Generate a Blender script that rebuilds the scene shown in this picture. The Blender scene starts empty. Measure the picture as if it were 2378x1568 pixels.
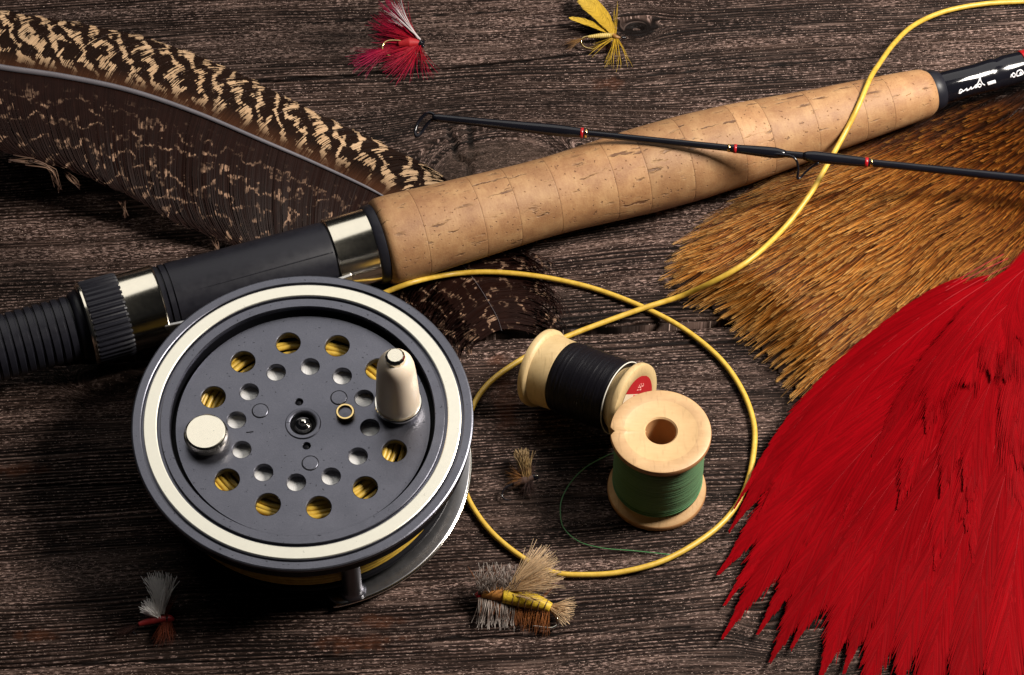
import bpy, bmesh, math, random
import numpy as np

random.seed(7)
rng = np.random.default_rng(11)
S = 0.001                       # everything below is written in millimetres
scene = bpy.context.scene
col = scene.collection

# ------------------------------------------------------------------ camera
W, H = 2377.0, 1568.0           # measuring frame of the photograph
EL, DIST, LENS = math.radians(53.0), 765.0, 100.0
FPX = LENS / 36.0 * W
CAM = np.array([0.0, -math.cos(EL) * DIST, math.sin(EL) * DIST])
FWD = np.array([0.0, math.cos(EL), -math.sin(EL)])
RIGHT = np.array([1.0, 0.0, 0.0])
UP = np.array([0.0, math.sin(EL), math.cos(EL)])

def P(px, py, z=0.0):
    """point at height z (mm above the boards) seen at a pixel of the photograph"""
    d = FWD + RIGHT * ((px - W / 2) / FPX) - UP * ((py - H / 2) / FPX)
    t = (z - CAM[2]) / d[2]
    return CAM + d * t

def mmpx(p):
    """millimetres per photo pixel at a point"""
    return float(np.dot(np.asarray(p) - CAM, FWD)) / FPX

cd = bpy.data.cameras.new('camera'); cam = bpy.data.objects.new('camera', cd); col.objects.link(cam)
cam.location = CAM * S
cam.rotation_euler = (math.radians(90) - EL, 0, 0)
cd.lens = LENS; cd.sensor_width = 36; cd.clip_start = 0.02; cd.clip_end = 20
scene.camera = cam

# ------------------------------------------------------------------ light
world = bpy.data.worlds.new('World'); scene.world = world; world.use_nodes = True
world.node_tree.nodes['Background'].inputs[0].default_value = (0.75, 0.8, 1.0, 1)
world.node_tree.nodes['Background'].inputs[1].default_value = 0.005

def softbox(name, az, el, dist, sx, sy, power, colr, target=(0, 0, 0)):
    """studio softbox: az measured from straight behind the still life, towards the right"""
    l = bpy.data.lights.new(name, 'AREA'); l.shape = 'RECTANGLE'; l.size = sx * S; l.size_y = sy * S
    l.energy = power; l.color = colr
    o = bpy.data.objects.new(name, l); col.objects.link(o)
    a, e = math.radians(az), math.radians(el)
    d = np.array([math.sin(a) * math.cos(e), math.cos(a) * math.cos(e), math.sin(e)])
    p = np.array(target) + d * dist
    o.location = p * S
    from mathutils import Vector
    o.rotation_euler = Vector(d).to_track_quat('Z', 'Y').to_euler()
    return o
softbox('softbox_overhead', 2, 56, 800, 1100, 800, 3.1, (1.0, 0.97, 0.92), (0, 20, 0))
softbox('softbox_key', 93, 55, 440, 130, 130, 4.6, (1.0, 0.93, 0.84), (60, 15, 0))

vs = scene.view_settings
vs.view_transform = 'Standard'; vs.look = 'None'; vs.gamma = 1; vs.use_curve_mapping = False; vs.exposure = 0.0

# ------------------------------------------------------------------ helpers
def prop(o, label=None, cat=None, group=None, kind=None):
    if label: o['label'] = label
    if cat: o['category'] = cat
    if group: o['group'] = group
    if kind: o['kind'] = kind
    return o

BASE = {}
def thing(name, base, label, cat, group=None):
    o = bpy.data.objects.new(name, None); col.objects.link(o)
    o.empty_display_size = 0.01
    o.location = np.asarray(base) * S
    BASE[o.name] = np.asarray(base, float)
    return prop(o, label, cat, group)

def mesh(name, verts, faces, mat, parent=None, smooth=True, base=None, uv=None, attrs=None, bevel=None):
    """one mesh object; verts in world millimetres"""
    verts = np.asarray(verts, float)
    if parent is not None: b = BASE[parent.name]
    elif base is not None: b = np.asarray(base, float)
    else: b = np.array([verts[:, 0].mean(), verts[:, 1].mean(), verts[:, 2].min()])
    me = bpy.data.meshes.new(name)
    v = (verts - b) * S
    if isinstance(faces, np.ndarray):
        nf, k = faces.shape
        me.vertices.add(len(v)); me.vertices.foreach_set('co', v.astype(np.float32).ravel())
        me.loops.add(nf * k); me.loops.foreach_set('vertex_index', faces.astype(np.int32).ravel())
        me.polygons.add(nf)
        me.polygons.foreach_set('loop_start', (np.arange(nf) * k).astype(np.int32))
        me.update(calc_edges=True); me.validate()
    else:
        me.from_pydata(v.tolist(), [], faces); me.update()
    if smooth: me.polygons.foreach_set('use_smooth', np.ones(len(me.polygons), bool))
    if uv is not None:
        at = me.attributes.new('fuv', 'FLOAT_VECTOR', 'POINT')
        u3 = np.zeros((len(verts), 3), np.float32); u3[:, :2] = uv
        at.data.foreach_set('vector', u3.ravel())
    for k, a in (attrs or {}).items():
        at = me.attributes.new(k, 'FLOAT', 'POINT'); at.data.foreach_set('value', np.asarray(a, np.float32))
    if mat: me.materials.append(mat)
    o = bpy.data.objects.new(name, me); col.objects.link(o)
    BASE[o.name] = b
    if parent is not None: o.parent = parent
    else: o.location = b * S
    if bevel:
        m = o.modifiers.new('bevel', 'BEVEL'); m.width = bevel * S; m.segments = 2; m.limit_method = 'ANGLE'; m.angle_limit = math.radians(40)
    return o

def sharp(o, deg=35):
    o.data.set_sharp_from_angle(angle=math.radians(deg)); return o

def unit(v): v = np.asarray(v, float); return v / np.linalg.norm(v)

def frame(axis, hint=(0, 0, 1)):
    n = unit(axis); u = np.cross(hint, n)
    if np.linalg.norm(u) < 1e-4: u = np.cross((1, 0, 0), n)
    u = unit(u); return u, np.cross(n, u), n

def lathe(profile, origin, axis, seg=48, closed=False, hint=(0, 0, 1), wob=None):
    """profile [(radius, height along axis)] -> verts, faces, uv(height, arc)"""
    u, v, n = frame(axis, hint); origin = np.asarray(origin, float)
    prof = np.asarray(profile, float); k = len(prof)
    th = np.linspace(0, 2 * math.pi, seg, endpoint=False)
    V = np.zeros((k, seg, 3)); UV = np.zeros((k, seg, 2))
    for i, (r, h) in enumerate(prof):
        rr = r * (1 + (wob(th, h) if wob else 0))
        V[i] = origin + n * h + (np.cos(th) * rr)[:, None] * u + (np.sin(th) * rr)[:, None] * v
        UV[i, :, 0] = h; UV[i, :, 1] = th * max(prof[:, 0])
    F = []
    rows = k if closed else k - 1
    for i in range(rows):
        a = i * seg; b = ((i + 1) % k) * seg
        for j in range(seg):
            j2 = (j + 1) % seg
            F.append((a + j, a + j2, b + j2, b + j))
    if not closed:
        if prof[0, 0] > 1e-6: F.append(tuple(range(seg))[::-1])
        if prof[-1, 0] > 1e-6: F.append(tuple((k - 1) * seg + j for j in range(seg)))
    return V.reshape(-1, 3), F, UV.reshape(-1, 2)

def merge(*parts):
    V, F, n = [], [], 0
    for p in parts:
        v, f = p[0], p[1]
        V.append(np.asarray(v)); F += [tuple(i + n for i in q) for q in f]; n += len(v)
    return np.vstack(V), F

def catmull(pts, n):
    """smooth curve through points, n samples evenly spread by length"""
    p = np.asarray(pts, float)
    q = np.vstack([2 * p[0] - p[1], p, 2 * p[-1] - p[-2]])
    out = []
    for i in range(1, len(q) - 2):
        a, b, c, d = q[i - 1], q[i], q[i + 1], q[i + 2]
        for t in np.linspace(0, 1, 24, endpoint=False):
            out.append(0.5 * (2 * b + (c - a) * t + (2 * a - 5 * b + 4 * c - d) * t * t + (3 * b - a - 3 * c + d) * t ** 3))
    out.append(q[-2]); out = np.array(out)
    L = np.concatenate([[0], np.cumsum(np.linalg.norm(np.diff(out, axis=0), axis=1))])
    s = np.linspace(0, L[-1], n)
    return np.stack([np.interp(s, L, out[:, k]) for k in range(out.shape[1])], 1)

def tube(pts, rad, sides=10, cap=True):
    pts = np.asarray(pts, float); n = len(pts)
    rad = np.broadcast_to(np.asarray(rad, float), (n,))
    T = np.gradient(pts, axis=0); T /= np.linalg.norm(T, axis=1)[:, None] + 1e-12
    u = frame(T[0])[0]; V = []
    th = np.linspace(0, 2 * math.pi, sides, endpoint=False)
    for i in range(n):
        u = u - T[i] * np.dot(u, T[i]); u /= np.linalg.norm(u) + 1e-12
        v = np.cross(T[i], u)
        V.append(pts[i] + rad[i] * (np.cos(th)[:, None] * u + np.sin(th)[:, None] * v))
    F = []
    for i in range(n - 1):
        for j in range(sides):
            j2 = (j + 1) % sides
            F.append((i * sides + j, i * sides + j2, (i + 1) * sides + j2, (i + 1) * sides + j))
    if cap:
        F.append(tuple(range(sides))[::-1]); F.append(tuple((n - 1) * sides + j for j in range(sides)))
    return np.vstack(V), F

def torus(c, axis, R, r, seg=48, sides=10, hint=(0, 0, 1)):
    th = np.linspace(0, 2 * math.pi, sides, endpoint=False)
    return lathe([(R + r * math.cos(t), r * math.sin(t)) for t in th], c, axis, seg, closed=True, hint=hint)[:2]

def strands(polys, r0, r1, sides=3):
    """many thin hairs: polys (N, k, 3); r0/r1 root and tip radius (N,)"""
    A = np.asarray(polys, float); N, k, _ = A.shape
    T = np.gradient(A, axis=1); T /= np.linalg.norm(T, axis=2, keepdims=True) + 1e-12
    ref = np.array([0.3, 0.2, 0.93])
    u = np.cross(T, ref); u /= np.linalg.norm(u, axis=2, keepdims=True) + 1e-9
    v = np.cross(T, u)
    t = np.linspace(0, 1, k)
    r0 = np.broadcast_to(r0, (N,)); r1 = np.broadcast_to(r1, (N,))
    R = r0[:, None] * (1 - t[None]) + r1[:, None] * t[None]
    ph = rng.uniform(0, 6.28, N)
    V = np.zeros((N, k, sides, 3))
    for j in range(sides):
        a = ph + 2 * math.pi * j / sides
        V[:, :, j] = A + R[:, :, None] * (np.cos(a)[:, None, None] * u + np.sin(a)[:, None, None] * v)
    idx = np.arange(N * k * sides).reshape(N, k, sides)
    F = []
    for j in range(sides):
        j2 = (j + 1) % sides
        F.append(np.stack([idx[:, :-1, j], idx[:, :-1, j2], idx[:, 1:, j2], idx[:, 1:, j]], -1).reshape(-1, 4))
    F = np.vstack(F)
    tt = np.broadcast_to(t[None, :, None], (N, k, sides)).ravel()
    rn = np.broadcast_to(rng.uniform(0, 1, N)[:, None, None], (N, k, sides)).ravel()
    return V.reshape(-1, 3), F, {'tt': tt, 'rnd': rn}

class VNoise:
    """2D value noise"""
    def __init__(self, seed): self.t = np.random.default_rng(seed).uniform(-1, 1, (256, 256))
    def __call__(self, x, y):
        xi = np.floor(x).astype(int); yi = np.floor(y).astype(int)
        fx = x - xi; fy = y - yi
        fx = fx * fx * (3 - 2 * fx); fy = fy * fy * (3 - 2 * fy)
        g = lambda a, b: self.t[a & 255, b & 255]
        return (g(xi, yi) * (1 - fx) + g(xi + 1, yi) * fx) * (1 - fy) + (g(xi, yi + 1) * (1 - fx) + g(xi + 1, yi + 1) * fx) * fy
vn = [VNoise(s) for s in range(12)]
def sstep(a, b, x): t = np.clip((x - a) / (b - a), 0, 1); return t * t * (3 - 2 * t)

# ------------------------------------------------------------------ materials
class Mat:
    def __init__(self, name, **kw):
        self.m = bpy.data.materials.new(name); self.m.use_nodes = True
        self.nt = self.m.node_tree; self.N = self.nt.nodes; self.L = self.nt.links
        self.b = self.N['Principled BSDF']
        for k, v in kw.items(): self.set(k, v)
    def set(self, k, v):
        k = k.replace('_', ' ')
        s = next(i for i in self.b.inputs if i.name.lower() == k.lower())
        if hasattr(v, 'is_output'): self.L.new(v, s)
        else:
            if s.type == 'RGBA' and len(v) == 3: v = (*v, 1)
            s.default_value = v
    def node(self, t, ins=None, **kw):
        n = self.N.new(t)
        for k, v in kw.items(): setattr(n, k, v)
        for k, v in (ins or {}).items():
            if hasattr(v, 'is_output'): self.L.new(v, n.inputs[k])
            else: n.inputs[k].default_value = v
        return n
    def attr(self, name, out='Fac'): return self.node('ShaderNodeAttribute', attribute_name=name).outputs[out]
    def math(self, op, a, b=0.0, c=0.0, clamp=False):
        return self.node('ShaderNodeMath', {0: a, 1: b, 2: c}, operation=op, use_clamp=clamp).outputs[0]
    def noise(self, vec, scale, detail=2.0, rough=0.5, dist=0.0):
        return self.node('ShaderNodeTexNoise', {'Vector': vec, 'Scale': scale, 'Detail': detail, 'Roughness': rough, 'Distortion': dist}).outputs['Fac']
    def comb(self, x, y, z=0.0): return self.node('ShaderNodeCombineXYZ', {0: x, 1: y, 2: z}).outputs[0]
    def sep(self, v): n = self.node('ShaderNodeSeparateXYZ', {0: v}); return n.outputs
    def ramp(self, fac, stops, interp='LINEAR'):
        n = self.node('ShaderNodeValToRGB', {'Fac': fac}); cr = n.color_ramp; cr.interpolation = interp
        while len(cr.elements) < len(stops): cr.elements.new(0.5)
        for e, (p, c) in zip(cr.elements, stops):
            e.position = p; e.color = (*c, 1) if len(c) == 3 else c
        return n.outputs['Color']
    def mix(self, fac, a, b, blend='MIX'):
        n = self.node('ShaderNodeMix', data_type='RGBA', blend_type=blend)
        for s, v in ((n.inputs[0], fac), (n.inputs[6], a), (n.inputs[7], b)):
            if hasattr(v, 'is_output'): self.L.new(v, s)
            else: s.default_value = (*v, 1) if isinstance(v, tuple) and len(v) == 3 else v
        return n.outputs[2]
    def bump(self, h, strength=0.5, dist=0.0002):
        n = self.node('ShaderNodeBump', {'Height': h, 'Strength': strength, 'Distance': dist}); self.set('Normal', n.outputs[0])
    def obj(self): return self.node('ShaderNodeTexCoord').outputs['Object']

def simple(name, colr, rough=0.5, metal=0.0, vary=0.0, scale=900, bump=0.0, **kw):
    m = Mat(name, Roughness=rough, Metallic=metal, **kw)
    if vary:
        n = m.noise(m.obj(), scale, 3, 0.6)
        m.set('Base Color', m.mix(n, tuple(c * (1 - vary) for c in colr), tuple(min(1, c * (1 + vary)) for c in colr)))
        m.set('Roughness', m.math('MULTIPLY_ADD', n, 0.25, rough - 0.12, clamp=True))
        if bump: m.bump(n, bump, 0.00015)
    else: m.set('Base Color', colr)
    return m.m

def enamel(name, colr, rough, metal=0.0):
    m = Mat(name, Metallic=metal); o = m.obj()
    sp = m.noise(o, 2600, 2, 0.7); lo = m.noise(o, 120, 3, 0.6)
    dark = m.math('GREATER_THAN', m.noise(o, 1100, 1, 0.5), 0.735); lite = m.math('GREATER_THAN', m.noise(o, 1700, 1, 0.5), 0.73)
    c = m.mix(sp, tuple(x * .82 for x in colr), tuple(x * 1.18 for x in colr))
    c = m.mix(m.math('MULTIPLY', dark, 0.6), c, (0.02, 0.02, 0.024))
    c = m.mix(m.math('MULTIPLY', lite, .12), c, (0.35, 0.34, 0.34))
    gl = m.math('MULTIPLY_ADD', lo, .5, .75); c = m.mix(1.0, c, m.comb(gl, gl, gl), 'MULTIPLY')
    m.set('Base Color', c)
    m.set('Roughness', m.math('MULTIPLY_ADD', lo, 0.30, rough - 0.14)); m.set('Specular IOR Level', 0.45)
    m.bump(sp, 0.25, 0.00012)
    return m.m

def brushed(name, colr, rough, scratch=0.1):
    m = Mat(name, Metallic=1.0); o = m.obj()
    n = m.noise(o, 700, 4, 0.7); n2 = m.noise(o, 90, 3, 0.6)
    sp_ = m.math('MULTIPLY', m.math('GREATER_THAN', m.noise(o, 800, 2, .5), .735), .35)
    m.set('Base Color', m.mix(sp_, m.mix(n, tuple(x * .88 for x in colr), colr), tuple(x * .45 for x in colr)))
    m.set('Roughness', m.math('ADD', m.math('MULTIPLY', n2, scratch), m.math('MULTIPLY_ADD', n, scratch, rough - scratch)))
    return m.m

GREY = enamel('grey_anodised', (0.146, 0.148, 0.178), 0.36, 1.0)
BLACKEN = simple('black_enamel', (0.005, 0.005, 0.007), 0.5, vary=.2, Specular_IOR_Level=.15)
CREAM_METAL = brushed('rim_metal', (0.95, 0.91, 0.78), 0.34, .08)
NICKEL = brushed('nickel', (0.90, 0.84, 0.70), 0.17, .06)
CHROME = brushed('polished_metal', (0.88, 0.85, 0.78), 0.10, .04)
STEEL = brushed('spool_steel', (0.62, 0.61, 0.60), 0.34, .1)
def m_spun():
    m = Mat('radial_brushed_steel', Metallic=.35); s_, a_, _ = m.sep(m.attr('fuv', 'Vector'))
    n = m.noise(m.comb(m.math('MULTIPLY', a_, 2.2), 0.0), 1.0, 3, .7)
    m.set('Base Color', m.mix(n, (.45, .44, .43), (1, .99, .97))); m.set('Roughness', .42); m.bump(n, .4, .0002)
    return m.m
SPUN = m_spun()
GOLD = brushed('gold_metal', (0.92, 0.68, 0.30), 0.16, .05)
BLACKPL = simple('black_seat', (0.011, 0.011, 0.016), 0.42, vary=.25, scale=500, bump=.1, Specular_IOR_Level=.28)
BLACKGLOSS = simple('black_varnish', (0.006, 0.006, 0.009), 0.12, vary=.2, scale=150)
REDWRAP = simple('red_wrap', (0.35, 0.008, 0.012), 0.25)
KNOB = simple('knob_plastic', (0.74, 0.62, 0.49), 0.38, vary=.06, scale=120, Subsurface_Weight=0.25, Subsurface_Radius=(0.004, 0.003, 0.002), Subsurface_Scale=0.6)
WHITEINK = simple('white_ink', (0.7, 0.69, 0.72), 0.4)

def m_line():
    m = Mat('yellow_line', Roughness=0.42); n = m.noise(m.obj(), 600, 3, .6)
    m.set('Base Color', m.ramp(n, [(0.3, (0.46, 0.28, 0.028)), (0.6, (0.58, 0.38, 0.055))])); m.bump(n, .15)
    return m.m
YELLOW = m_line()

def m_wood():
    m = Mat('weathered_wood')
    x = m.attr('wx'); g = m.attr('g'); ht = m.attr('ht'); kn = m.attr('kn')
    broad = m.noise(m.comb(m.math('MULTIPLY', x, .018), m.math('MULTIPLY', g, .10)), 1.0, 4, .6)
    fib = m.noise(m.comb(m.math('MULTIPLY', x, .06), m.math('MULTIPLY', g, 1.3)), 1.0, 4, .65)
    fine = m.noise(m.comb(m.math('MULTIPLY', x, .62), m.math('MULTIPLY', g, 2.4)), 1.0, 3, .7)
    speck = m.noise(m.comb(m.math('MULTIPLY', x, 1.7), m.math('MULTIPLY', g, 3.4)), 1.0, 1, .5)
    c = m.ramp(broad, [(0.28, (0.022, 0.011, 0.007)), (0.50, (0.050, 0.030, 0.022)), (0.70, (0.13, 0.095, 0.080))])
    c2 = m.ramp(fib, [(0.32, (0.008, 0.005, 0.004)), (0.50, (0.048, 0.029, 0.021)), (0.62, (0.38, 0.29, 0.25))])
    c = m.mix(0.6, c, c2)
    # grain: hard late wood proud and pale, soft early wood dark; flecks are painted glints
    c = m.mix(m.math('MULTIPLY', m.math('SUBTRACT', 1.0, ht, clamp=True), 1.5, clamp=True), c, (0.008, 0.0045, 0.0035))
    pale = m.math('MULTIPLY', m.math('SMOOTH_MIN', m.math('MULTIPLY_ADD', fine, 9.0, -4.6, clamp=True), 1.0, .2), m.math('MULTIPLY_ADD', ht, 3.0, -1.5, clamp=True))
    zone = m.noise(m.comb(m.math('MULTIPLY', x, .022), m.math('MULTIPLY', g, .28), 3.0), 1.0, 3, .6)
    pale = m.math('MULTIPLY', pale, m.math('MULTIPLY_ADD', zone, 4.5, -1.55, clamp=True))
    strk = m.noise(m.comb(m.math('MULTIPLY', x, .03), m.math('MULTIPLY', g, 1.0), 7.0), 1.0, 3, .65)
    c = m.mix(m.math('MULTIPLY_ADD', strk, 6.0, -3.5, clamp=True), c, (0.34, 0.275, 0.245))
    c = m.mix(m.math('MULTIPLY_ADD', strk, -8.0, 3.2, clamp=True), c, (0.012, 0.007, 0.005))
    c = m.mix(m.math('MULTIPLY', pale, .9), c, (0.80, 0.65, 0.60))  # pale flecks: softbox glints on the ridges, painted into the colour
    bright = m.math('MULTIPLY', m.math('GREATER_THAN', speck, .695), m.math('GREATER_THAN', ht, .55))
    c = m.mix(m.math('MULTIPLY', bright, .85), c, (0.95, 0.84, 0.76))  # brightest glints, painted as small white specks
    c = m.mix(m.math('MULTIPLY', kn, .55), c, m.ramp(speck, [(0.35, (0.035, 0.024, 0.018)), (0.65, (0.20, 0.16, 0.13))]))
    red = m.math('MULTIPLY', m.attr('st'), m.math('MULTIPLY_ADD', fine, 3.0, -.85, clamp=True))
    c = m.mix(m.math('MULTIPLY', red, .5), c, (0.20, 0.075, 0.030))
    pat = m.noise(m.comb(m.math('MULTIPLY', x, .012), m.math('MULTIPLY', g, .035)), 1.0, 3, .6)
    pv = m.math('MULTIPLY_ADD', pat, 3.2, -.85, clamp=True); pv = m.math('MULTIPLY_ADD', pv, .85, .38)
    c = m.mix(1.0, c, m.comb(pv, pv, pv), 'MULTIPLY')
    c = m.mix(1.0, c, (.45, .375, .35), 'MULTIPLY')
    m.set('Base Color', c)
    m.set('Roughness', m.math('MULTIPLY_ADD', fine, .3, .45)); m.set('Specular IOR Level', .10)
    hgt = m.math('ADD', m.math('MULTIPLY', fib, 1.0), m.math('MULTIPLY', fine, .8))
    m.bump(hgt, .9, .00034)
    return m.m
WOOD = m_wood()

def m_cork():
    m = Mat('cork', Roughness=.62); uv = m.attr('fuv', 'Vector'); s, a, _ = m.sep(uv)
    rn = m.node('ShaderNodeObjectInfo').outputs['Random']
    off = m.math('MULTIPLY', rn, 57.0)
    sa = m.comb(s, m.math('ADD', a, off), off)
    base = m.noise(sa, .16, 4, .6)
    c = m.ramp(base, [(0.3, (0.28, 0.130, 0.058)), (0.5, (0.41, 0.225, 0.105)), (0.68, (0.54, 0.335, 0.170))])
    grain = m.noise(m.comb(m.math('MULTIPLY', s, 1.5), m.math('MULTIPLY', a, .22), off), 1.0, 4, .65)   # growth rings run round the grip
    c = m.mix(m.math('MULTIPLY_ADD', grain, 1.8, -.75, clamp=True), c, (0.33, 0.165, 0.080))
    fine = m.noise(sa, 2.2, 3, .6)
    c = m.mix(m.math('MULTIPLY_ADD', fine, 1.0, -.35, clamp=True), c, (0.52, 0.32, 0.165))
    dst = m.noise(sa, .5, 2, .6)
    pv = m.comb(m.math('MULTIPLY', s, .11), m.math('MULTIPLY_ADD', dst, .7, m.math('MULTIPLY', a, .62)), off)
    pits = m.noise(pv, 1.0, 3, .55)
    msk = m.noise(sa, .10, 2, .5)
    pf = m.math('MULTIPLY', m.math('MULTIPLY_ADD', pits, 18.0, -10.8, clamp=True), m.math('MULTIPLY_ADD', msk, 8.0, -3.4, clamp=True))
    dots = m.math('MULTIPLY_ADD', m.noise(sa, .95, 2, .5), 18.0, -12.0, clamp=True)
    pf = m.math('MAXIMUM', pf, m.math('MULTIPLY', dots, .75))
    halo = m.math('MULTIPLY', m.math('MULTIPLY_ADD', pits, 9.0, -4.8, clamp=True), m.math('MULTIPLY_ADD', msk, 6.0, -2.5, clamp=True))
    c = m.mix(m.math('MULTIPLY', halo, .45), c, (0.56, 0.37, 0.18))
    jn = m.math('MULTIPLY', m.attr('je'), m.math('MULTIPLY_ADD', m.noise(sa, .25, 2, .5), 3.0, -.8, clamp=True))
    c = m.mix(m.math('MULTIPLY', jn, .42), c, (0.13, 0.045, 0.018))
    c = m.mix(m.math('MULTIPLY', pf, .85), c, (0.10, 0.035, 0.015))
    tint = m.math('MULTIPLY_ADD', rn, .26, .56)
    c = m.mix(1.0, c, m.comb(tint, m.math('MULTIPLY', tint, .93), m.math('MULTIPLY', tint, .84)), 'MULTIPLY')
    m.set('Base Color', c)
    m.bump(m.math('SUBTRACT', m.math('MULTIPLY', fine, .25), pf), .7, .0003)
    return m.m
CORK = m_cork()

def m_spoolwood(name, c0, c1, Rf):
    m = Mat(name, Roughness=.5); o = m.obj(); x, y, z = m.sep(o)
    n = m.noise(m.comb(m.math('MULTIPLY', x, 350), m.math('MULTIPLY', y, 1500), m.math('MULTIPLY', z, 350)), 1.0, 4, .6)
    n2 = m.noise(o, 110, 3, .6)
    fl = m.math('MULTIPLY_ADD', m.noise(m.comb(m.math('MULTIPLY', x, 1300), m.math('MULTIPLY', y, 260), m.math('MULTIPLY', z, 260)), 1.0, 2, .5), 8.0, -4.6, clamp=True)
    c = m.mix(n, c0, c1); c = m.mix(m.math('MULTIPLY_ADD', n2, 1.6, -.5, clamp=True), c, tuple(v * .72 for v in c0))
    c = m.mix(m.math('MULTIPLY', fl, .45), c, tuple(v * .6 for v in c0))
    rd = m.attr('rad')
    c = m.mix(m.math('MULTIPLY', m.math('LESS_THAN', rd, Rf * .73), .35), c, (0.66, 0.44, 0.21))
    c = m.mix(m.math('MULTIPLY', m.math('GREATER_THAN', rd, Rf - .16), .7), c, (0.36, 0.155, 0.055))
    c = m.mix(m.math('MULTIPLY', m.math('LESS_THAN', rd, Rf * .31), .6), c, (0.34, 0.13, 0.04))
    m.set('Base Color', c); m.bump(n, .2, .0001)
    return m.m
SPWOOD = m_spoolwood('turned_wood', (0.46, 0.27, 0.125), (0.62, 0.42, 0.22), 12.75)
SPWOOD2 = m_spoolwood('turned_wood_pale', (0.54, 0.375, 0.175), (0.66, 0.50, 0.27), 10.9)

def m_thread(name, c0, c1, rough=.45):
    m = Mat(name, Roughness=rough); uv = m.attr('fuv', 'Vector'); s, a, _ = m.sep(uv)
    w = m.noise(m.comb(m.math('MULTIPLY', s, 5.0), m.math('MULTIPLY', a, .05)), 1.0, 3, .6)
    m.set('Base Color', m.mix(w, c0, c1)); m.set('Specular IOR Level', .12)
    m.bump(w, .6, .0003)
    return m.m
TGREEN = m_thread('green_thread', (0.060, 0.150, 0.062), (0.18, 0.32, 0.175))
TBLACK = m_thread('black_thread', (0.002, 0.002, 0.003), (0.010, 0.009, 0.013), .36)

def m_hair(name, stops, dark=.5, rough=.45, trans=0.0):
    """stops: colour from root to tip"""
    m = Mat(name, Roughness=rough); t = m.attr('tt'); r = m.attr('rnd')
    c = m.ramp(t, stops)
    v = m.math('MULTIPLY_ADD', r, dark, 1 - dark)
    c = m.mix(1.0, c, m.comb(v, v, v), 'MULTIPLY')
    m.set('Base Color', c); m.set('Specular IOR Level', .16)
    return m.m
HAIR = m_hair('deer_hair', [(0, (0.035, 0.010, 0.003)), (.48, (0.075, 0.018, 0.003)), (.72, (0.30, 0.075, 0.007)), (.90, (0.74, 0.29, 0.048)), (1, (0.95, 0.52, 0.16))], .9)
HIDE = simple('hide', (0.035, 0.014, 0.007), .8, vary=.4, scale=400)

def m_red():
    m = Mat('red_feather', Roughness=.5); uv = m.attr('fuv', 'Vector'); u, v, _ = m.sep(uv)
    r = m.attr('rnd'); oi = m.node('ShaderNodeObjectInfo').outputs['Random']
    n = m.noise(m.comb(m.math('MULTIPLY', u, .12), m.math('MULTIPLY', v, .5), m.math('MULTIPLY', oi, 31.0)), 1.0, 3, .6)
    c = m.mix(m.math('MULTIPLY_ADD', n, .3, m.math('MULTIPLY', oi, .7)), (0.15, 0.0004, 0.002), (0.27, 0.0009, 0.004))
    k = m.math('ADD', m.math('MULTIPLY', r, .42), .72)
    c = m.mix(1.0, c, m.comb(k, k, k), 'MULTIPLY')
    m.set('Base Color', c); m.set('Specular IOR Level', .02)
    m.set('Sheen Weight', .0); m.set('Sheen Tint', (1.0, .1, .4, 1)); m.set('Sheen Roughness', .4)
    tr = m.node('ShaderNodeBsdfTranslucent', {'Color': (0.40, 0.002, 0.008, 1)})
    ms = m.node('ShaderNodeMixShader', {'Fac': .28}); m.L.new(m.b.outputs[0], ms.inputs[1]); m.L.new(tr.outputs[0], ms.inputs[2])
    m.L.new(ms.outputs[0], m.N['Material Output'].inputs['Surface'])
    return m.m
RED = m_red()
REDQUILL = simple('red_quill', (0.24, 0.001, 0.006), .8)

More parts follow.
